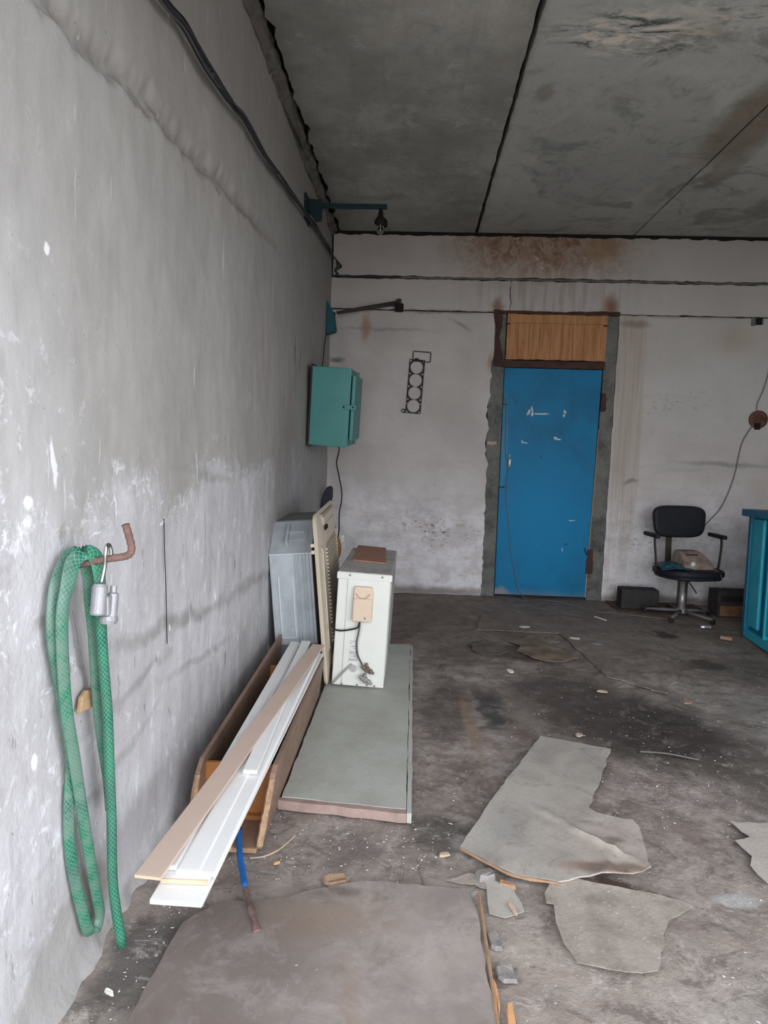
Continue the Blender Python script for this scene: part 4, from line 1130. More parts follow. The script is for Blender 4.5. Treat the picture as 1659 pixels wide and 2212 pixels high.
obj('inside_shade', mbox(-0.108, 0.106, 0.22, 1.16, 0.0175, 0.0195), M_blackshade, cr)  # shade inside the box painted as a thin black sheet

# ================================================================== PLANKS
M_wplank = worn('white_painted_plank', (0.84, 0.84, 0.82), (0.68, 0.68, 0.65), 0.5, scale=9, amt=0.25, bump=0.05, spec=0.4)
M_tan = worn('tan_laminate', (0.60, 0.465, 0.38), (0.51, 0.39, 0.315), 0.5, scale=5, amt=0.3, bump=0.04)
M_wend = worn('bare_plank_end', (0.62, 0.47, 0.33), (0.45, 0.33, 0.22), 0.8, scale=30)
def plank(name, label, mat, near, far, w, th, z0, z1, endcap=True, profile=None, group='planks on the wooden crate', taper=0):
    """near/far: centre line ends on plan, z0/z1 underside heights"""
    a = Vector((near[0], near[1], z0)); b = Vector((far[0], far[1], z1))
    d = b - a
    L = d.length
    yax = d.normalized()
    xax = yax.cross(Vector((0, 0, 1))).normalized()
    zax = xax.cross(yax)
    Mx = Matrix((xax, yax, zax)).transposed().to_4x4()
    Mx.translation = a
    t = thing(name, label, 'plank', a, (0, 0, 0), group)
    t.matrix_world = Mx
    pr = profile or [(-w / 2, 0), (w / 2, 0), (w / 2, th), (-w / 2, th)]
    bmp = prism(bm_new(), [(x, 0.003, z) for x, z in pr], (0, L - 0.003, 0))
    obj('board', bmp, mat, t, bevel=0.0015)
    obj('cut_end', prism(bm_new(), [(x * 0.97, 0.0, z * 0.94 + 0.0004) for x, z in pr], (0, 0.0035, 0)), M_wend if endcap else mat, t)
    return t
plank('plank', 'widest white plank at the bottom of the stack, its near end sticking out furthest', M_wplank, (0.262, 1.346), (0.282, 3.15), 0.122, 0.010, 0.246, 0.243, False)
plank('plank', 'white plank lying second from the bottom, bare wood at its near end', M_wplank, (0.262, 1.402), (0.216, 3.17), 0.115, 0.012, 0.258, 0.2545)
pr_ = [(-0.05, 0), (0.05, 0), (0.05, 0.004), (0.044, 0.010), (0.010, 0.010), (0.006, 0.013), (-0.044, 0.013), (-0.05, 0.008)]
plank('plank', 'white moulded plank on top at the right side of the stack', M_wplank, (0.285, 1.415), (0.284, 3.12), 0.10, 0.013, 0.2715, 0.268, False, pr_)
plank('plank', 'white moulded plank on top at the left side of the stack', M_wplank, (0.228, 1.43), (0.196, 3.24), 0.070, 0.012, 0.2715, 0.268, False, [(-0.035, 0), (0.015, 0), (0.015, 0.006), (0.006, 0.008), (0.004, 0.012), (-0.032, 0.012), (-0.035, 0.008)])
plank('plank', 'short white strip with a blunt near end, topmost on the stack', M_wplank, (0.298, 1.87), (0.245, 3.215), 0.044, 0.012, 0.286, 0.2825, False)
plank('plank', 'tan plank lying slantwise across the white planks', M_tan, (0.190, 1.365), (0.322, 3.13), 0.064, 0.008, 0.292, 0.297)

# ================================================================== CROWBAR
M_bluep = worn('bright_blue_paint', (0.015, 0.14, 0.45), (0.01, 0.08, 0.26), 0.45, scale=20, amt=0.5)
M_rbar = worn('rusty_bar', (0.21, 0.135, 0.12), (0.08, 0.05, 0.045), 0.7, scale=30, amt=0.9, bump=0.4, speck=0.6, speckcol=(0.5, 0.42, 0.38))
cw = thing('crowbar', 'blue painted iron bar with a rusty tip resting against the crate', 'crowbar', (0.40, 1.56, 0.02))
o_ = Vector((0.40, 1.56, 0.02))
P_ = [Vector(p) - o_ for p in ((0.236, 1.98, 0.040), (0.268, 1.87, 0.034), (0.298, 1.79, 0.028), (0.328, 1.71, 0.031))]
obj('handle', tube(bm_new(), curve(P_, 4), 0.0095, 10), M_bluep, cw, smooth=True, label='blue painted shaft')
Q_ = [Vector(p) - o_ for p in ((0.328, 1.71, 0.031), (0.345, 1.675, 0.029), (0.362, 1.635, 0.028), (0.380, 1.60, 0.026), (0.398, 1.562, 0.023))]
qc = curve(Q_, 4)
obj('tip', tube(bm_new(), qc, 0.009, 8, flat=[(0.0085 + 0.002 * math.sin(i * 0.9), 0.0085 - 0.0062 * max(0, i / len(qc) - 0.3)) for i in range(len(qc))], up=(1, 0.3, 0)), M_rbar, cw, label='rusty flattened tip')

# ================================================================== HOOK, HOSE, PADLOCK
M_rebar = worn('rusty_rebar', (0.21, 0.125, 0.105), (0.12, 0.07, 0.06), 0.85, scale=40, amt=0.7, bump=0.6)
M_plug = worn('pale_wood_plug', (0.55, 0.38, 0.24), (0.42, 0.30, 0.2), 0.9, scale=30)
hk = thing('wall_hook', 'rusty bent rebar hook sticking out of the left wall', 'hook', (0.0, 1.364, 1.005))
hp = curve([(-0.02, 0, -0.002), (0.04, 0.001, 0.010), (0.10, 0.003, 0.024), (0.135, 0.005, 0.030), (0.152, 0.004, 0.036), (0.159, 0.002, 0.050), (0.157, -0.006, 0.078), (0.152, -0.012, 0.104)], 6)
rad = [0.0078 + 0.0009 * (1 if (i % 3) == 0 else 0) for i in range(len(hp))]
obj('rod', tube(bm_new(), hp, rad, 10), M_rebar, hk, smooth=True)
obj('wooden_plug', lathe(bm_new(), [(0.020, -0.02), (0.021, 0.010), (0.014, 0.020), (0.0001, 0.020)], 7, Matrix.Translation((0.0, -0.002, -0.004)) @ Matrix.Rotation(R(90), 4, 'Y')), M_plug, hk)
obj('cement_dab', lathe(bm_new(), [(0.045, -0.01), (0.036, 0.004), (0.02, 0.010), (0.0001, 0.011)], 9, Matrix.Translation((0.0, -0.006, -0.01)) @ Matrix.Rotation(R(90), 4, 'Y') @ Matrix.Diagonal((0.9, 0.75, 1, 1))), M_mortar, hk)

def mat_hose():
    k = Mat('green_braided_hose')
    uv = k.uv()
    u = k.xyz(0, uv); v = k.xyz(1, uv)
    a1 = k.math('FRACT', k.add(k.mul(u, 8), k.mul(v, 80)))
    a2 = k.math('FRACT', k.add(k.mul(u, 8), k.mul(v, -80)))
    l1 = k.math('LESS_THAN', a1, 0.13)
    l2 = k.math('LESS_THAN', a2, 0.13)
    ln = k.mx(l1, l2)
    base = k.mix(k.ramp(k.noise(12, 4), 0.35, 0.68), (0.004, 0.160, 0.078), (0.006, 0.090, 0.058))
    c = k.mix(k.mul(ln, 0.6), base, (0.20, 0.42, 0.33))
    dirt = k.ramp(k.noise(16, 6, 0.75, k.map(loc=(3, 1, 0))), 0.36, 0.60)
    z = k.xyz(2)
    dirt = k.mul(dirt, k.ramp(k.xyz(0), 0.072, 0.050, 0.25, 1.0))
    c = k.mix(k.mul(dirt, 0.66), c, (0.165, 0.23, 0.19))
    k.col(c)
    k.rough(0.38)
    k.b.inputs['Specular IOR Level'].default_value = 0.45
    k.bump(ln, 0.4, 0.001)
    return k.done()
M_hose = mat_hose()
ho = thing('green_hose', 'green braided hose looped over the rusty wall hook', 'hose', (0, 0, 0))
# one length: loose end up over the hook, down the back, up, over again and round the long left loop
run1 = [(0.088, 1.452, 0.050), (0.068, 1.452, 0.209), (0.066, 1.452, 0.376), (0.068, 1.440, 0.531), (0.070, 1.430, 0.652), (0.072, 1.412, 0.759), (0.078, 1.390, 0.853), (0.082, 1.378, 0.943), (0.082, 1.374, 1.000), (0.078, 1.366, 1.034), (0.066, 1.348, 1.046),
        (0.055, 1.318, 1.030), (0.056, 1.290, 0.985), (0.052, 1.275, 0.926), (0.044, 1.290, 0.811), (0.038, 1.312, 0.701), (0.036, 1.343, 0.581), (0.036, 1.375, 0.433), (0.035, 1.408, 0.297), (0.034, 1.440, 0.180), (0.033, 1.452, 0.128),
        (0.031, 1.432, 0.104), (0.026, 1.408, 0.124), (0.022, 1.390, 0.190), (0.018, 1.374, 0.260), (0.016, 1.356, 0.350), (0.016, 1.352, 0.459), (0.019, 1.360, 0.572), (0.021, 1.334, 0.690), (0.026, 1.300, 0.802), (0.030, 1.276, 0.90), (0.030, 1.290, 0.975), (0.032, 1.325, 1.022), (0.036, 1.350, 1.040),
        (0.048, 1.372, 1.036), (0.052, 1.386, 0.985), (0.050, 1.394, 0.930), (0.048, 1.410, 0.858), (0.044, 1.428, 0.753), (0.040, 1.448, 0.643), (0.041, 1.468, 0.540), (0.043, 1.484, 0.46), (0.043, 1.494, 0.38)]
rc = curve(run1, 6)
fl_ = []
for i, p in enumerate(rc):
    k_ = max(0.0, min(1.0, (i - 30) / 25))
    top = math.exp(-((p.z - 1.03) / 0.05) ** 2)
    fl_.append((0.0118 + 0.0015 * k_ + 0.003 * top, 0.0110 - 0.0050 * k_ - 0.005 * top + 0.001 * nz(i * 0.2, 1, 0, 1)))
obj('hose_run', tube(bm_new(), rc, 0.014, 20, flat=fl_, up=(0.55, 0.84, 0.0), uv=True), M_hose, ho, smooth=True)

M_lock = worn('silver_padlock', (0.33, 0.33, 0.34), (0.25, 0.25, 0.26), 0.45, 0.3, scale=30, amt=0.4)
M_chrome = worn('chrome', (0.62, 0.62, 0.62), (0.45, 0.45, 0.45), 0.15, 1.0, scale=40, amt=0.2, bump=0.0)
lk = thing('padlock', 'silver padlock hanging open from the rebar hook', 'padlock', (0.106, 1.366, 1.046))
obj('shackle', tube(bm_new(), curve([(-0.010, -0.012, -0.070), (-0.004, -0.006, -0.030), (0.0, -0.011, -0.004), (0.0, -0.004, 0.014), (0.0, 0.008, 0.012), (0.002, 0.012, -0.006), (-0.001, 0.006, -0.018)], 6), 0.0042, 10), M_chrome, lk, smooth=True)
Mp = Matrix.Translation((-0.012, -0.018, -0.100)) @ Matrix.Rotation(R(-12), 4, 'X')
obj('cylinder_body', lathe(bm_new(), [(0.0001, -0.036), (0.006, -0.036), (0.007, -0.033), (0.0145, -0.036), (0.0165, -0.032), (0.0165, 0.024), (0.0135, 0.031), (0.0001, 0.032)], 20, Mp), M_lock, lk, smooth=False)
Mp2 = Matrix.Translation((0.004, 0.010, -0.118)) @ Matrix.Rotation(R(-12), 4, 'X')
obj('bolt_body', lathe(bm_new(), [(0.0001, -0.034), (0.011, -0.034), (0.012, -0.030), (0.012, 0.022), (0.007, 0.026), (0.007, 0.040), (0.0001, 0.040)], 18, Mp2), M_lock, lk)
obj('web', box(bm_new(), -0.010, 0.008, -0.016, 0.012, -0.140, -0.096), M_lock, lk, bevel=0.004)
obj('bottom_lug', lathe(bm_new(), [(0.0001, -0.012), (0.017, -0.011), (0.020, -0.003), (0.018, 0.006), (0.0001, 0.007)], 14, Matrix.Translation((-0.002, 0.004, -0.150)) @ Matrix.Rotation(R(-10), 4, 'X')), M_lock, lk)

# thin wires holding a scrap of foam on the wall between the hose strands
M_foam = worn('tan_foam', (0.52, 0.36, 0.20), (0.38, 0.25, 0.13), 0.95, scale=40, amt=0.6, bump=0.5)
fs = thing('foam_scrap', 'small tan foam scrap wired to the wall behind the green hose', 'foam', (0.012, 1.446, 0.680))
obj('foam', prism(bm_new(), [(0, -0.050, -0.016), (0, 0.034, -0.028), (0, 0.038, 0.014), (0, 0.006, 0.018), (0, -0.016, 0.026), (0, -0.040, 0.018)], (0.012, 0, 0)), M_foam, fs, bevel=0.003)
obj('wire', tube(bm_new(), curve([(0.004, -0.062, 0.225), (0.004, -0.040, 0.150), (0.006, -0.020, 0.080), (0.006, -0.002, 0.02)]), 0.0012, 5), M_steel, fs)
obj('wire', tube(bm_new(), curve([(0.004, -0.045, 0.155), (0.006, -0.028, 0.090), (0.006, -0.006, 0.018)]), 0.0012, 5), M_steel, fs)
tag(obj('wall_wire', tube(bm_new(), curve([(0.012, 1.925, 1.055), (0.012, 1.928, 0.969), (0.012, 1.938, 0.852), (0.012, 1.948, 0.658)]), 0.0014, 5), M_wire), 'thin dark wire hanging straight down the left wall past the hook', 'wire')

# ================================================================== OFFICE CHAIR
M_seat = worn('black_vinyl', (0.012, 0.013, 0.018), rough=0.6, scale=10, spec=0.3)
M_plast = worn('black_plastic', (0.018, 0.017, 0.018), rough=0.5, scale=10)
M_bronze = worn('brownish_metal', (0.07, 0.055, 0.04), (0.04, 0.03, 0.024), 0.5, 0.4, scale=20)
M_alu = worn('scuffed_aluminium', (0.42, 0.42, 0.42), (0.2, 0.2, 0.2), 0.4, 0.6, scale=20)
M_aludk = worn('dirty_dim_base', (0.17, 0.16, 0.155), (0.09, 0.085, 0.08), 0.6, 0.2, scale=20)  # legs darkened for dirt and for the dimness under the seat
ch = thing('office_chair', 'black swivel office chair with armrests in front of the back wall', 'chair', (2.965, 5.22, 0.0), (0, 0, R(7)))
def pad(bm, w, d, h, rx, n=24, m=6, crown=0.0, M=None, px=2.6):
    """superellipse cushion"""
    rings = []
    for j in range(m + 1):
        t = math.pi * j / m - math.pi / 2
        s = abs(math.cos(t)) ** 0.45
        zz = math.sin(t) * h / 2
        ring = []
        for k in range(n):
            a = 2 * math.pi * k / n
            ca, sa = math.cos(a), math.sin(a)
            x = (w / 2 - rx * (1 - s)) * math.copysign(abs(ca) ** (2 / px), ca)
            y = (d / 2 - rx * (1 - s)) * math.copysign(abs(sa) ** (2 / px), sa)
            p = Vector((x, y, zz + crown * (1 - (x / w * 2) ** 2)))
            ring.append(M @ p if M is not None else p)
        rings.append(ring)
    return loft(bm, rings)
obj('seat', pad(bm_new(), 0.50, 0.47, 0.055, 0.03, 32, 8, 0.0, Matrix.Translation((0.0, -0.03, 0.385)) @ Matrix.Rotation(R(-2), 4, 'X')), M_seat, ch, smooth=True)
obj('seat_shell', pad(bm_new(), 0.47, 0.44, 0.03, 0.02, 32, 6, 0.0, Matrix.Translation((0.0, -0.03, 0.352)) @ Matrix.Rotation(R(-2), 4, 'X')), M_plast, ch, smooth=True)
Mb = Matrix.Translation((0.03, 0.225, 0.755)) @ Matrix.Rotation(R(82), 4, 'X')
bk = bm_new()
pad(bk, 0.44, 0.265, 0.055, 0.03, 36, 8, 0.0, Mb, 4.2)
for v in bk.verts:                      # wider at the top than at the bottom
    v.co.x = 0.03 + (v.co.x - 0.03) * (1.0 + 0.45 * (v.co.z - 0.755))
    v.co.y += 0.35 * (v.co.x - 0.03) ** 2 * -1.0
obj('backrest', bk, M_seat, ch, smooth=True)
obj('back_stem', prism(bm_new(), [(-0.045, 0.235, 0.36), (0.0, 0.235, 0.36), (0.005, 0.260, 0.72), (-0.045, 0.260, 0.72)], (0, 0.012, 0)), M_bronze, ch)
for s in (-1, 1):
    xx = 0.262 * s
    ap = bm_new()
    pad(ap, 0.055, 0.24, 0.032, 0.012, 20, 5, 0, Matrix.Translation((xx + 0.012 * s, 0.055, 0.662)), 3)
    arm = obj('armrest', ap, M_plast, ch, smooth=True)
    obj('arm_post', tube(bm_new(), curve([(xx + 0.012 * s, 0.0, 0.648), (xx + 0.014 * s, -0.01, 0.60), (xx, -0.02, 0.46), (xx - 0.006 * s, -0.01, 0.40), (xx - 0.05 * s, 0.0, 0.345), (0.12 * s, 0.0, 0.338)], 5), 0.01, 8, flat=(0.016, 0.006), up=(0, 1, 0)), M_bronze, arm, smooth=True)
obj('seat_mechanism', mbox(-0.10, 0.10, -0.10, 0.14, 0.315, 0.342), M_bronze, ch, bevel=0.004)
obj('lever', tube(bm_new(), [(-0.01, -0.06, 0.315), (0.02, -0.10, 0.26), (0.035, -0.12, 0.225)], 0.005, 7), M_plast, ch)
obj('column', lathe(bm_new(), [(0.024, 0.055), (0.024, 0.20), (0.016, 0.205), (0.016, 0.318)], 18, Matrix.Translation((0.0, 0.02, 0))), M_alu, ch, smooth=True, label='bright metal gas column')
for dx in (-0.030, 0.032):
    obj('column_guard', mbox(dx - 0.009, dx + 0.009, 0.02, 0.035, 0.08, 0.318), M_bronze, ch)
hub = obj('base_hub', lathe(bm_new(), [(0.0001, 0.035), (0.04, 0.035), (0.042, 0.06), (0.03, 0.075), (0.0001, 0.075)], 18, Matrix.Translation((0.0, 0.02, 0))), M_alu, ch, smooth=True)
for i in range(5):
    a = R(-62 + 72 * i)
    ca, sa = math.cos(a), math.sin(a)
    lg = obj('base_leg', tube(bm_new(), [(0.03 * ca, 0.02 + 0.03 * sa, 0.055), (0.15 * ca, 0.02 + 0.15 * sa, 0.048), (0.27 * ca, 0.02 + 0.27 * sa, 0.040)], 0.015, 8, flat=[(0.020, 0.014), (0.016, 0.012), (0.012, 0.009)], up=(-sa, ca, 0)), M_aludk, ch, smooth=True)
    obj('caster', lathe(bm_new(), [(0.0001, -0.012), (0.019, -0.011), (0.022, -0.003), (0.022, 0.003), (0.019, 0.011), (0.0001, 0.012)], 14, Matrix.Translation((0.268 * ca, 0.02 + 0.268 * sa, 0.0235)) @ Matrix.Rotation(a, 4, 'Z') @ Matrix.Rotation(R(90), 4, 'Y')), M_plast, lg)
# things on the seat
M_boxg = worn('grimy_beige_plastic', (0.30, 0.235, 0.185), (0.13, 0.085, 0.065), 0.7, scale=14, amt=0.9, bump=0.3)
pkg = thing('grimy_box', 'grimy beige sloping box with a white knob on the chair seat', 'box', (2.985, 5.19, 0.417), (0, 0, R(4)))
prof = [(-0.095, -0.12, 0), (0.095, -0.12, 0)]
pb = bm_new()
loft(pb, [[(-0.105, -0.13, 0.0), (0.125, -0.13, 0.0), (0.125, 0.10, 0.0), (-0.105, 0.10, 0.0)],
          [(-0.110, -0.13, 0.030), (0.128, -0.13, 0.030), (0.120, 0.10, 0.030), (-0.110, 0.10, 0.030)],
          [(-0.100, -0.08, 0.080), (0.105, -0.08, 0.080), (0.095, 0.10, 0.090), (-0.105, 0.10, 0.090)],
          [(-0.092, 0.0, 0.130), (0.068, 0.0, 0.130), (0.065, 0.09, 0.132), (-0.095, 0.09, 0.132)]])
obj('case', pb, M_boxg, pkg, bevel=0.014)
obj('knob', lathe(bm_new(), [(0.018, 0.0), (0.018, 0.012), (0.012, 0.018), (0.0001, 0.018)], 14, Matrix.Translation((-0.045, -0.122, 0.045)) @ Matrix.Rotation(R(65), 4, 'X')), M_acw, pkg, label='white round knob')
obj('dark_slot', mbox(-0.06, 0.03, -0.047, -0.035, 0.098, 0.112, M=Matrix.Rotation(R(0), 4, 'X')), M_rust, pkg)
obj('string', tube(bm_new(), curve([(0.11, -0.13, 0.02), (0.135, -0.19, -0.01), (0.135, -0.235, -0.06), (0.13, -0.22, -0.12)]), 0.003, 5), M_wirepale, pkg)
M_rag = Mat('dark_blue_plastic_bag')
rn = M_rag.noise(16, 4, 0.6, dist=1.0)
rc_ = M_rag.mix(M_rag.ramp(rn, 0.50, 0.58), (0.018, 0.060, 0.095), (0.03, 0.14, 0.15))
rc_ = M_rag.mix(M_rag.ramp(rn, 0.64, 0.68), rc_, (0.20, 0.26, 0.32))
M_rag.col(rc_); M_rag.rough(0.35)
M_rag = M_rag.done()
def rag_h(x, y): return 0.022 * max(0.0, 1 - ((x / 0.11) ** 2 + (y / 0.13) ** 2)) + 0.010 * nz(x, y, 3, 16, 3) + 0.008
rag = tag(obj('plastic_bag', sheet_bm(jag([(-0.10, -0.10), (0.05, -0.13), (0.10, -0.06), (0.085, 0.08), (0.0, 0.12), (-0.09, 0.09)], 0.02, 0.008, 5), 0.004, 0.012, rag_h), M_rag, smooth=True), 'crumpled dark blue plastic bag on the left of the chair seat', 'bag')
rag.location = (2.83, 5.15, 0.414)
rag.scale = (1.25, 1.25, 1.3)

# ================================================================== BLOCKS BY THE BACK WALL
M_blk = worn('blackened_block', (0.040, 0.036, 0.034), (0.018, 0.016, 0.015), 0.9, scale=10, amt=0.7, bump=0.5)
bl = tag(obj('concrete_block', mbox(-0.155, 0.155, -0.07, 0.07, 0.0, 0.165), M_blk, bevel=0.010), 'blackened concrete block on the floor between door and chair', 'block')
bl.location = (2.70, 5.50, 0.006)
bl.rotation_euler = (0, 0, R(-1))
wb = thing('wooden_box', 'low wooden box with a black top behind the blue cabinet', 'box', (3.43, 5.36, 0.004))
obj('front_board', mbox(-0.14, 0.18, -0.075, -0.055, 0.005, 0.09), worn('orange_brown_board', (0.20, 0.10, 0.045), (0.08, 0.045, 0.025), 0.8, scale=10, amt=0.9), wb, bevel=0.002)
obj('black_case', mbox(-0.16, 0.20, -0.065, 0.11, 0.095, 0.205), M_blk, wb, bevel=0.006)
obj('side_board', mbox(-0.158, -0.142, -0.072, 0.10, 0.0, 0.096), M_blk, wb)
obj('inner_shelf', mbox(-0.13, 0.17, -0.072, -0.064, 0.125, 0.17), M_blackshade, wb)

# ================================================================== BLUE CABINET (right)
M_bcab = worn('lighter_cabinet_blue', (0.025, 0.43, 0.55), (0.018, 0.34, 0.45), 0.45, scale=3, amt=0.4, bump=0.06, spec=0.4)
M_bctop = worn('dusty_blue_top', (0.085, 0.17, 0.20), (0.06, 0.11, 0.13), 0.7, scale=8)
bc = thing('blue_cabinet', 'bright blue ribbed metal cabinet at the right edge', 'cabinet', (3.215, 4.785, 0.0), (0, R(-2.4), R(-98.5)))
# local x runs along the visible face towards the camera, local y points away from it (to the right)
M_bcfr = worn('darker_cabinet_blue', (0.012, 0.155, 0.27), (0.010, 0.11, 0.20), 0.45, scale=3, amt=0.4, bump=0.06, spec=0.4)  # frame members in a darker blue than the panels
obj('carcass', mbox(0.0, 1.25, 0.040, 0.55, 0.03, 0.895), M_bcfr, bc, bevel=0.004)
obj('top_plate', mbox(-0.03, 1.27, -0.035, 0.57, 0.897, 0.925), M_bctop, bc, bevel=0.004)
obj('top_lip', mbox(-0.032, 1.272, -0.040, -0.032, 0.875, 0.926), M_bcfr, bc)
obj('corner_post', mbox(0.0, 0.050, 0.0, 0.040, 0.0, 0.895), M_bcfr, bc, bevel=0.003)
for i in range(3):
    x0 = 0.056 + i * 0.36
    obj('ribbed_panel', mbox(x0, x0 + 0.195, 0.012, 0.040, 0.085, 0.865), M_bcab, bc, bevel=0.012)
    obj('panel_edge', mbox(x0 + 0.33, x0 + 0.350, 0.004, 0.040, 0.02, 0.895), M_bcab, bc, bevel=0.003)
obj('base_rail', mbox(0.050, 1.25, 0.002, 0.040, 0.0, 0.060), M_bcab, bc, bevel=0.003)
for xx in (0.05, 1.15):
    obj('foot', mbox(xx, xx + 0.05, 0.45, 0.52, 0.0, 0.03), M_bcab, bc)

# ================================================================== SHEETS ON THE FLOOR
M_hb1 = Mat('dirty_hardboard')
n_ = M_hb1.noise(3.5, 6, 0.65, dist=0.4)
c_ = M_hb1.mix(M_hb1.ramp(n_, 0.36, 0.66), (0.32, 0.28, 0.25), (0.235, 0.20, 0.178))
c_ = M_hb1.mix(M_hb1.mul(M_hb1.ramp(M_hb1.add(M_hb1.xyz(0), M_hb1.mul(M_hb1.noise(4, 4), 0.35)), 0.86, 0.60), 0.75), c_, (0.150, 0.122, 0.106))
c_ = M_hb1.mix(M_hb1.mul(M_hb1.blob((0.58, 1.64), (0.22, 0.10), 10, 0.8, (0.06, 6)), 0.5), c_, (0.26, 0.19, 0.14))
c_ = M_hb1.mix(M_hb1.mul(M_hb1.blob((0.60, 1.74), (0.07, 0.03), 0, 0.7, (0.03, 9)), 0.8), c_, (0.12, 0.095, 0.08))
c_ = M_hb1.mix(M_hb1.mul(M_hb1.blob((0.66, 1.36), (0.03, 0.16), 5, 0.8, (0.03, 9)), 0.4), c_, (0.24, 0.17, 0.12))
sp_1 = M_hb1.mul(M_hb1.ramp(M_hb1.vor(38, M_hb1.warp(0.01, 40)), 0.085, 0.05), M_hb1.ramp(M_hb1.noise(5, 3), 0.53, 0.6))
c_ = M_hb1.mix(sp_1, c_, (0.62, 0.60, 0.56))
c_ = M_hb1.mix(M_hb1.ramp(M_hb1.noise(7, 8, 0.78, M_hb1.map(loc=(3, 3, 0)), 0.6), 0.48, 0.64, 0, 0.35), c_, (0.40, 0.365, 0.335))
c_ = M_hb1.mix(M_hb1.ramp(M_hb1.noise(9, 8, 0.8, M_hb1.map(loc=(8, 3, 0)), 0.6), 0.52, 0.66, 0, 0.45), c_, (0.16, 0.125, 0.105))
c_ = M_hb1.mix(M_hb1.ramp(M_hb1.noise(60, 3), 0.55, 0.75, 0, 0.3), c_, (0.22, 0.19, 0.17))
M_hb1.col(c_); M_hb1.rough(0.85); M_hb1.bump(M_hb1.noise(50, 4, 0.7), 0.2, 0.003)
M_hb1 = M_hb1.done()
M_hb2 = worn('grey_hardboard', (0.39, 0.365, 0.325), (0.27, 0.25, 0.22), 0.85, scale=5, amt=0.6, bump=0.15, speck=0.5, speckcol=(0.56, 0.54, 0.5))
def mat_sheet():
    k = Mat('soaked_hardboard')
    n = k.noise(4, 6, 0.65, dist=0.5)
    c = k.mix(k.ramp(n, 0.36, 0.66), (0.42, 0.39, 0.345), (0.32, 0.295, 0.26))
    right = k.ramp(k.add(k.xyz(0), k.mul(k.noise(5, 4), 0.3)), 1.30, 1.55)
    near = k.ramp(k.xyz(1), 2.5, 2.0)
    c = k.mix(k.mul(k.mul(right, near), 0.8), c, (0.40, 0.345, 0.30))
    c = k.mix(k.mul(k.blob((1.12, 2.08), (0.07, 0.22), -25, 0.8, (0.08, 5)), 0.35), c, (0.24, 0.24, 0.235))
    c = k.mix(k.mul(k.blob((1.40, 1.90), (0.16, 0.035), 0, 0.6, (0.04, 8)), 0.8), c, (0.17, 0.115, 0.085))
    c = k.mix(k.mul(k.blob((1.47, 2.05), (0.03, 0.025), 0, 0.6, (0.03, 8)), 0.6), c, (0.16, 0.12, 0.09))
    c = k.mix(k.mul(k.ramp(k.noise(8, 6, 0.75, dist=0.8), 0.52, 0.66), 0.55), c, (0.22, 0.19, 0.165))
    sp = k.mul(k.ramp(k.vor(45, k.warp(0.01, 40)), 0.10, 0.06), k.ramp(k.noise(6, 3), 0.5, 0.58))
    c = k.mix(k.mul(sp, 0.8), c, (0.66, 0.63, 0.58))
    c = k.mix(k.ramp(k.noise(70, 3), 0.5, 0.75, 0, 0.35), c, (0.22, 0.20, 0.18))
    k.col(c); k.rough(0.85)
    k.bump(k.add(k.noise(50, 4, 0.7), k.noise(9, 4)), 0.3, 0.004)
    return k.done()
M_hb2 = mat_sheet()
M_cb = worn('dirty_cardboard', (0.36, 0.315, 0.27), (0.21, 0.175, 0.145), 0.9, scale=11, amt=0.8, bump=0.3, speck=0.8, speckcol=(0.58, 0.54, 0.48))
M_cb2 = worn('pale_cardboard', (0.44, 0.40, 0.355), (0.30, 0.26, 0.225), 0.9, scale=9, amt=0.6, bump=0.3, speck=0.6)
M_brownedge = worn('brown_board_edge', (0.36, 0.22, 0.13), (0.2, 0.12, 0.07), 0.9, scale=25)

def floor_sheet(name, label, cat, outline, z, th, mat, amp=0.002, hf=None, step=0.035, ja=0.006, keep=(), seed=1):
    ol = jag(outline, 0.03, ja, seed, keep)
    f = hf or (lambda x, y: 0.0)
    bm = sheet_bm(ol, th, step, lambda x, y: z + amp * nz(x, y, seed, 5, 3) + f(x, y))
    o = obj(name, bm, mat, smooth=True)
    o.data.set_sharp_from_angle(angle=R(40))
    return tag(o, label, cat)

s1 = thing('hardboard_sheet', 'large dirty brown hardboard sheet on the floor in the foreground', 'board', (0, 0, 0))
ol1 = jag([(0.17, 1.02), (0.99, 1.02), (0.992, 1.36), (0.985, 1.56), (0.982, 1.70), (0.962, 1.785), (0.655, 1.795), (0.600, 1.775), (0.52, 1.745), (0.44, 1.700), (0.26, 1.665), (0.215, 1.615), (0.192, 1.58), (0.178, 1.30)], 0.03, 0.004, 3, (0,))
obj('sheet', sheet_bm(ol1, 0.006, 0.05, lambda x, y: 0.010 + 0.003 * nz(x, y, 3, 3, 3)), M_hb1, s1)
obj('frayed_edge', tube(bm_new(), [(0.996, 1.02 + i * 0.03, 0.014 + 0.002 * nz(i, 1, 0, 1)) for i in range(26)], [0.0045 + 0.002 * abs(nz(i, 5, 0, 0.8)) for i in range(26)], 6), M_brownedge, s1)

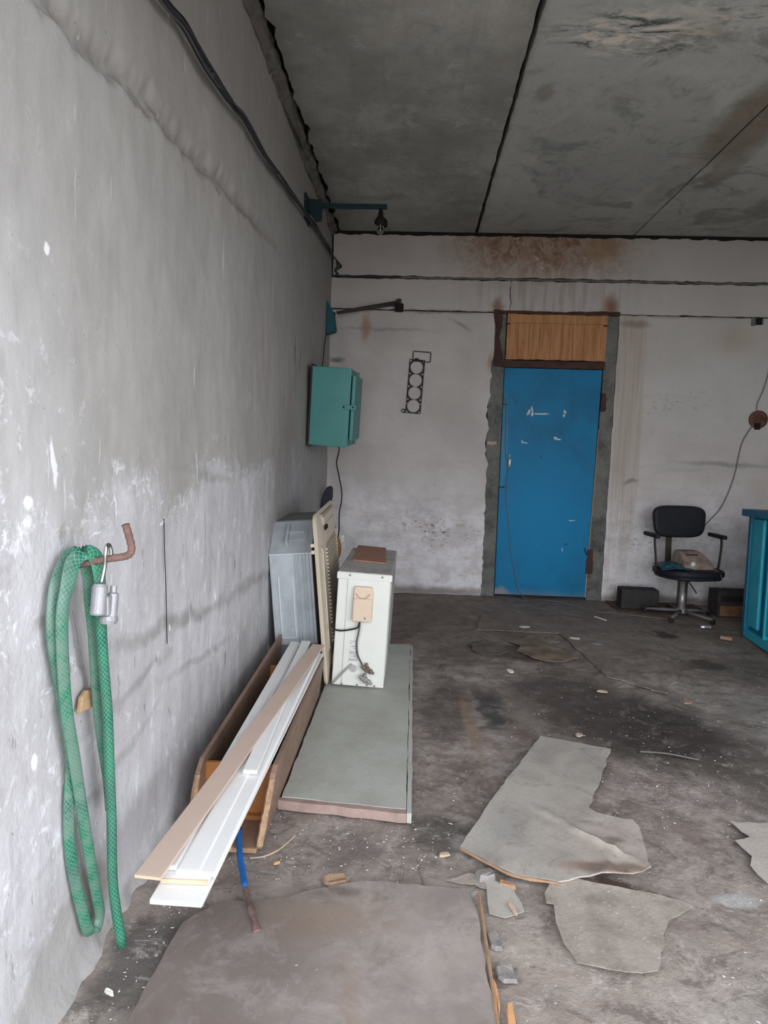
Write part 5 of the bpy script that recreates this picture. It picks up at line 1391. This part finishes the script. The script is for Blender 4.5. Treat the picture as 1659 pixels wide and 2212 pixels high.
s2 = thing('grey_sheet', 'grey L-shaped hardboard sheet with a creased right corner in the middle of the floor', 'board', (0, 0, 0))
def crum(x, y):
    t = min(1.0, max(0.0, (x - 1.20) / 0.10)) * min(1.0, max(0.0, (2.30 - y) / 0.06))
    rid = 0.010 * math.exp(-(((y - 2.12) + 1.1 * (x - 1.33) + 0.03 * nz(x, y, 1, 9)) / 0.014) ** 2)
    rid2 = 0.008 * math.exp(-(((x - 1.43) - 0.5 * (y - 1.95) + 0.02 * nz(x, y, 5, 9)) / 0.012) ** 2) * (1 if y < 2.05 else 0.2)
    return t * (0.014 * abs(nz(x, y, 6, 6, 2)) + rid + rid2)
ol2 = jag([(1.372, 2.818), (1.15, 2.375), (1.135, 2.355), (0.955, 1.968), (1.045, 1.892), (1.115, 1.845), (1.235, 1.825), (1.30, 1.845), (1.41, 1.872), (1.50, 1.885), (1.535, 1.91), (1.575, 2.13), (1.565, 2.165), (1.45, 2.20), (1.432, 2.235), (1.655, 2.722)], 0.03, 0.004, 4)
s2m = obj('sheet', sheet_bm(ol2, 0.005, 0.022, lambda x, y: 0.024 + 0.0015 * nz(x, y, 3, 3, 3) + crum(x, y)), M_hb2, s2)
for p in s2m.data.polygons: p.use_smooth = True
s2m.data.set_sharp_from_angle(angle=R(40))
ed = [Vector((0.957, 1.962, 0.025)), Vector((1.045, 1.887, 0.025)), Vector((1.115, 1.840, 0.025)), Vector((1.235, 1.820, 0.025))]
obj('torn_edge', tube(bm_new(), curve(ed, 6), [0.0042 + 0.0012 * nz(q, 3, 0, 0.9) for q in range(19)], 6), M_brownedge, s2, label='torn brown edge')
floor_sheet('cardboard_sheet', 'torn flat cardboard with a pointed right corner, lower right', 'cardboard', [(1.225, 1.862), (1.375, 1.835), (1.52, 1.812), (1.605, 1.772), (1.515, 1.712), (1.475, 1.65), (1.415, 1.525), (1.33, 1.512), (1.22, 1.535), (1.20, 1.60), (1.205, 1.745), (1.185, 1.748), (1.188, 1.79)], 0.012, 0.0018, M_cb, 0.001, lambda x, y: 0.005 * abs(nz(x, y, 2, 5, 2)) + 0.008 * max(0, (y - 1.80) / 0.06), 0.025, 0.007, seed=7)
floor_sheet('cardboard_sheet', 'pale cardboard scrap cut off by the right edge', 'cardboard', [(1.925, 2.235), (2.25, 2.22), (2.30, 1.85), (1.88, 1.90), (1.87, 1.98), (1.90, 2.03), (1.885, 2.11), (1.95, 2.14)], 0.010, 0.0022, M_cb2, 0.002, lambda x, y: 0.004 * abs(nz(x, y, 1, 6, 2)), 0.03, 0.008, seed=9)
floor_sheet('thin_scrap', 'small grey board scrap beside the top right corner of the foreground sheet', 'board', [(1.015, 1.845), (1.10, 1.822), (1.118, 1.715), (1.06, 1.685), (1.018, 1.70)], 0.008, 0.002, M_hb2, 0.002, None, 0.03, 0.006, seed=11)
floor_sheet('thin_scrap', 'brown paper scrap tucked at the corner of the foreground sheet', 'paper', [(0.905, 1.830), (0.975, 1.870), (1.022, 1.862), (1.03, 1.80), (1.003, 1.805), (0.99, 1.818)], 0.006, 0.002, M_cb, 0.002, lambda x, y: 0.002 * abs(nz(x, y, 1, 16, 2)), 0.012, 0.004, seed=13)
floor_sheet('paper_rags', 'flattened brown rag on the floor in front of the door', 'rag', [(1.44, 4.33), (1.62, 4.46), (1.70, 4.36), (1.84, 4.02), (1.68, 3.93), (1.54, 4.00), (1.47, 4.12), (1.52, 4.22)], 0.006, 0.004, worn('brown_rag', (0.23, 0.18, 0.135), (0.11, 0.085, 0.065), 0.95, scale=9, amt=0.8, bump=0.4), 0.003, lambda x, y: 0.014 * abs(nz(x, y, 1, 7, 3)), 0.025, 0.02, seed=15)
floor_sheet('paper_rags', 'small grey rag left of the brown rag on the floor', 'rag', [(1.20, 4.06), (1.35, 4.02), (1.42, 4.10), (1.36, 4.25), (1.28, 4.32), (1.18, 4.2)], 0.006, 0.003, worn('grey_rag', (0.17, 0.145, 0.125), (0.09, 0.075, 0.065), 0.95, scale=9, amt=0.8, bump=0.4), 0.003, lambda x, y: 0.008 * abs(nz(x, y, 1, 9, 3)), 0.025, 0.02, seed=17)
# worn linoleum mat : its far right outline shows as a fine curved edge
M_lino = worn('greenish_linoleum', (0.150, 0.155, 0.130), (0.085, 0.075, 0.065), 0.8, scale=5, amt=0.8, bump=0.2, speck=0.6, speckcol=(0.38, 0.37, 0.34))
floor_sheet('linoleum_sheet', 'dirty greenish linoleum sheet in front of the office chair', 'linoleum', [(1.93, 3.72), (2.19, 3.49), (2.33, 3.72), (2.52, 4.14), (2.56, 4.35), (2.70, 4.92), (2.30, 5.05), (1.35, 5.05), (1.25, 4.6), (1.85, 4.6)], 0.0, 0.005, M_floor, 0.001, None, 0.08, 0.010, seed=19)

# ================================================================== SMALL DEBRIS
M_orange = worn('orange_foam', (0.62, 0.34, 0.17), (0.50, 0.26, 0.12), 0.9, scale=40)
M_white = worn('white_bits', (0.74, 0.72, 0.66), (0.55, 0.52, 0.46), 0.8, scale=30)
M_chip = worn('wood_chip', (0.50, 0.39, 0.28), (0.33, 0.25, 0.17), 0.9, scale=30)
M_stone = worn('grey_stone', (0.28, 0.26, 0.245), (0.16, 0.145, 0.135), 0.95, scale=20, amt=0.8, bump=0.6)
def scrap(name, label, cat, x, y, L, wd, h, ang, mat, z=0.004, group=None):
    random.seed(int(x * 1000 + y * 77))
    n = 7
    pts = []
    for k in range(n):
        a = 2 * math.pi * k / n
        q = 0.75 + 0.35 * random.random()
        pts.append((math.copysign(abs(math.cos(a)) ** 0.6, math.cos(a)) * L / 2 * q, math.copysign(abs(math.sin(a)) ** 0.6, math.sin(a)) * wd / 2 * q, 0))
    bm = prism(bm_new(), pts, (0, 0, h))
    for v in bm.verts:
        if v.co.z > h * 0.5:
            v.co.z *= 0.7 + 0.5 * random.random()
            v.co.x *= 0.85; v.co.y *= 0.85
    o = tag(obj(name, bm, mat), label, cat, group)
    o.location = (x, y, z)
    o.rotation_euler = (0, 0, R(ang))
    return o
scrap('foam_strip', 'orange foam strip along the right edge of the foreground sheet', 'foam', 1.004, 1.425, 0.012, 0.10, 0.010, 1, M_orange)
scrap('foam_strip', 'short orange foam piece at the bottom edge beside the foam strip', 'foam', 1.028, 1.355, 0.022, 0.13, 0.010, -2, M_orange)
scrap('foam_lump', 'rusty tan foam lump at the top edge of the foreground sheet', 'foam', 0.575, 1.803, 0.095, 0.050, 0.010, 12, worn('tan_lump', (0.42, 0.29, 0.19), (0.26, 0.16, 0.1), 0.95, scale=30, amt=0.8, bump=0.8))
scrap('wood_bit', 'orange wood chip on the floor right of the blue crowbar', 'wood chip', 0.385, 1.865, 0.024, 0.010, 0.007, 30, M_orange)
scrap('stone_lump', 'flat grey cement crumb beside the middle of the right edge of the foreground sheet', 'stone', 1.022, 1.60, 0.035, 0.075, 0.010, 5, M_stone)
scrap('stone_lump', 'squarish grey cement piece just above the orange foam strips', 'stone', 1.035, 1.495, 0.060, 0.060, 0.010, 5, M_stone)
scrap('stone_lump', 'grey stone under the torn edge of the grey sheet', 'stone', 1.025, 1.852, 0.060, 0.050, 0.022, 20, M_stone)
scrap('wood_bit', 'brown bark piece under the torn edge of the grey sheet', 'wood chip', 1.085, 1.820, 0.060, 0.022, 0.014, -20, M_brownedge)
scrap('wood_bit', 'flat wood chip left of the grey sheet corner', 'wood chip', 0.905, 1.955, 0.045, 0.020, 0.007, 22, M_chip)
scrap('wood_bit', 'pale curled chip on the grey scrap', 'wood chip', 1.085, 1.715, 0.012, 0.055, 0.008, 18, M_chip, 0.014)
scrap('paper_bit', 'white folded paper bit in front of the rags', 'paper', 1.375, 3.73, 0.040, 0.065, 0.006, 15, M_white)
scrap('paper_bit', 'pale paper bit on the dark oil stain', 'paper', 1.835, 3.47, 0.065, 0.035, 0.006, -10, M_chip)
scrap('paper_bit', 'pale crumpled scrap just beyond the grey hardboard sheet', 'paper', 1.565, 2.90, 0.045, 0.035, 0.006, 30, M_chip)
scrap('paper_bit', 'white scrap on the floor near the brown rag', 'paper', 1.62, 4.72, 0.09, 0.05, 0.004, 10, M_white)
scrap('paper_bit', 'off-white scrap between brown rag and linoleum', 'paper', 1.93, 4.48, 0.08, 0.05, 0.004, -20, M_white)
scrap('cigarette_butt', 'white cigarette-like stub at the lower left', 'cigarette butt', 0.112, 1.335, 0.032, 0.009, 0.008, -25, M_white, 0.030)
scrap('paper_bit', 'pale paper bit on the dark floor below the linoleum tip', 'paper', 2.245, 3.36, 0.06, 0.03, 0.006, 10, worn('reddish_paper', (0.30, 0.20, 0.15), rough=0.9))
tag(obj('rusty_nail', tube(bm_new(), [(0.290, 1.835, 0.010), (0.345, 1.820, 0.008), (0.400, 1.812, 0.010)], 0.0032, 6), M_steel), 'long grey nail on the floor under the planks', 'nail')
tag(obj('dry_stalk', tube(bm_new(), curve([(0.300, 1.875, 0.010), (0.345, 1.880, 0.016), (0.385, 1.915, 0.020), (0.418, 2.000, 0.012)]), 0.0022, 5), M_chip), 'bent dry stalk right of the crate', 'stalk')
tag(obj('dry_stalk', tube(bm_new(), curve([(1.79, 2.75, 0.010), (1.90, 2.735, 0.014), (2.02, 2.70, 0.010)]), 0.0028, 5), M_wirepale), 'thin stalk lying on the dark oil stain', 'stalk')
tag(obj('wood_sliver', tube(bm_new(), [(2.235, 5.10, 0.01), (2.29, 4.98, 0.014)], 0.005, 5), M_white), 'pale sliver of wood in front of the dark block', 'wood chip')
sl = scrap('wood_bit', 'orange wood chip beside the foot of the blue cabinet', 'wood chip', 3.03, 4.62, 0.10, 0.04, 0.02, -25, M_brownedge)
scrap('metal_scrap', 'grey crumpled foil under the right side of the chair', 'foil', 3.02, 4.93, 0.10, 0.05, 0.016, 5, M_alu)
# dark heap of rubbish along the foot of the back wall by the chair
hp_ = sheet_bm(jag([(2.50, 5.40), (2.75, 5.30), (3.10, 5.36), (3.25, 5.50), (3.25, 5.70), (2.50, 5.70)], 0.03, 0.02, 2), 0.004, 0.03, lambda x, y: 0.001 + 0.005 * abs(nz(x, y, 0, 6, 3)))
tag(obj('sawdust_heap', hp_, worn('brown_dust', (0.105, 0.065, 0.045), (0.06, 0.04, 0.03), 0.95, scale=14, amt=0.8, bump=0.6)), 'low heap of brown dust under the office chair', 'dust', kind='stuff')

# crumbs of plaster and chips all over the floor : nobody could count them
random.seed(21)
cbm = bm_new()
def crumb(bm, x, y, s, z=0.002):
    a = random.random() * 6.28
    ca, sa = math.cos(a), math.sin(a)
    l = s * (0.8 + random.random()); w_ = s * (0.4 + 0.5 * random.random()); h = s * (0.3 + 0.4 * random.random())
    vs = [(l, 0, 0), (0, w_, 0), (-l, 0, 0), (0, -w_, 0), (0.2 * l, 0.1 * w_, h)]
    V = [bm.verts.new((x + p[0] * ca - p[1] * sa, y + p[0] * sa + p[1] * ca, z + p[2])) for p in vs]
    for i in range(4): bm.faces.new([V[i], V[(i + 1) % 4], V[4]])
    bm.faces.new([V[3], V[2], V[1], V[0]])
for i in range(1500):
    t = random.random()
    if t < 0.22:
        x, y = random.uniform(0.0, 0.95), random.uniform(1.75, 2.15)
    elif t < 0.5:
        x, y = abs(random.gauss(0.08, 0.06)), random.uniform(1.0, 1.9)
    elif t < 0.75:
        x, y = random.gauss(1.9, 0.45), random.gauss(2.5, 0.5)
    else:
        x, y = random.uniform(0.82, 3.6), random.uniform(1.0, 5.4)
    if 0.17 < x < 0.99 and y < 1.8: continue
    crumb(cbm, max(0.0, x), y, random.choice((0.001, 0.0013, 0.0018, 0.0026, 0.0035)), 0.0)
tag(obj('plaster_crumbs', cbm, M_white), 'white plaster crumbs scattered over the floor', 'debris', kind='stuff')
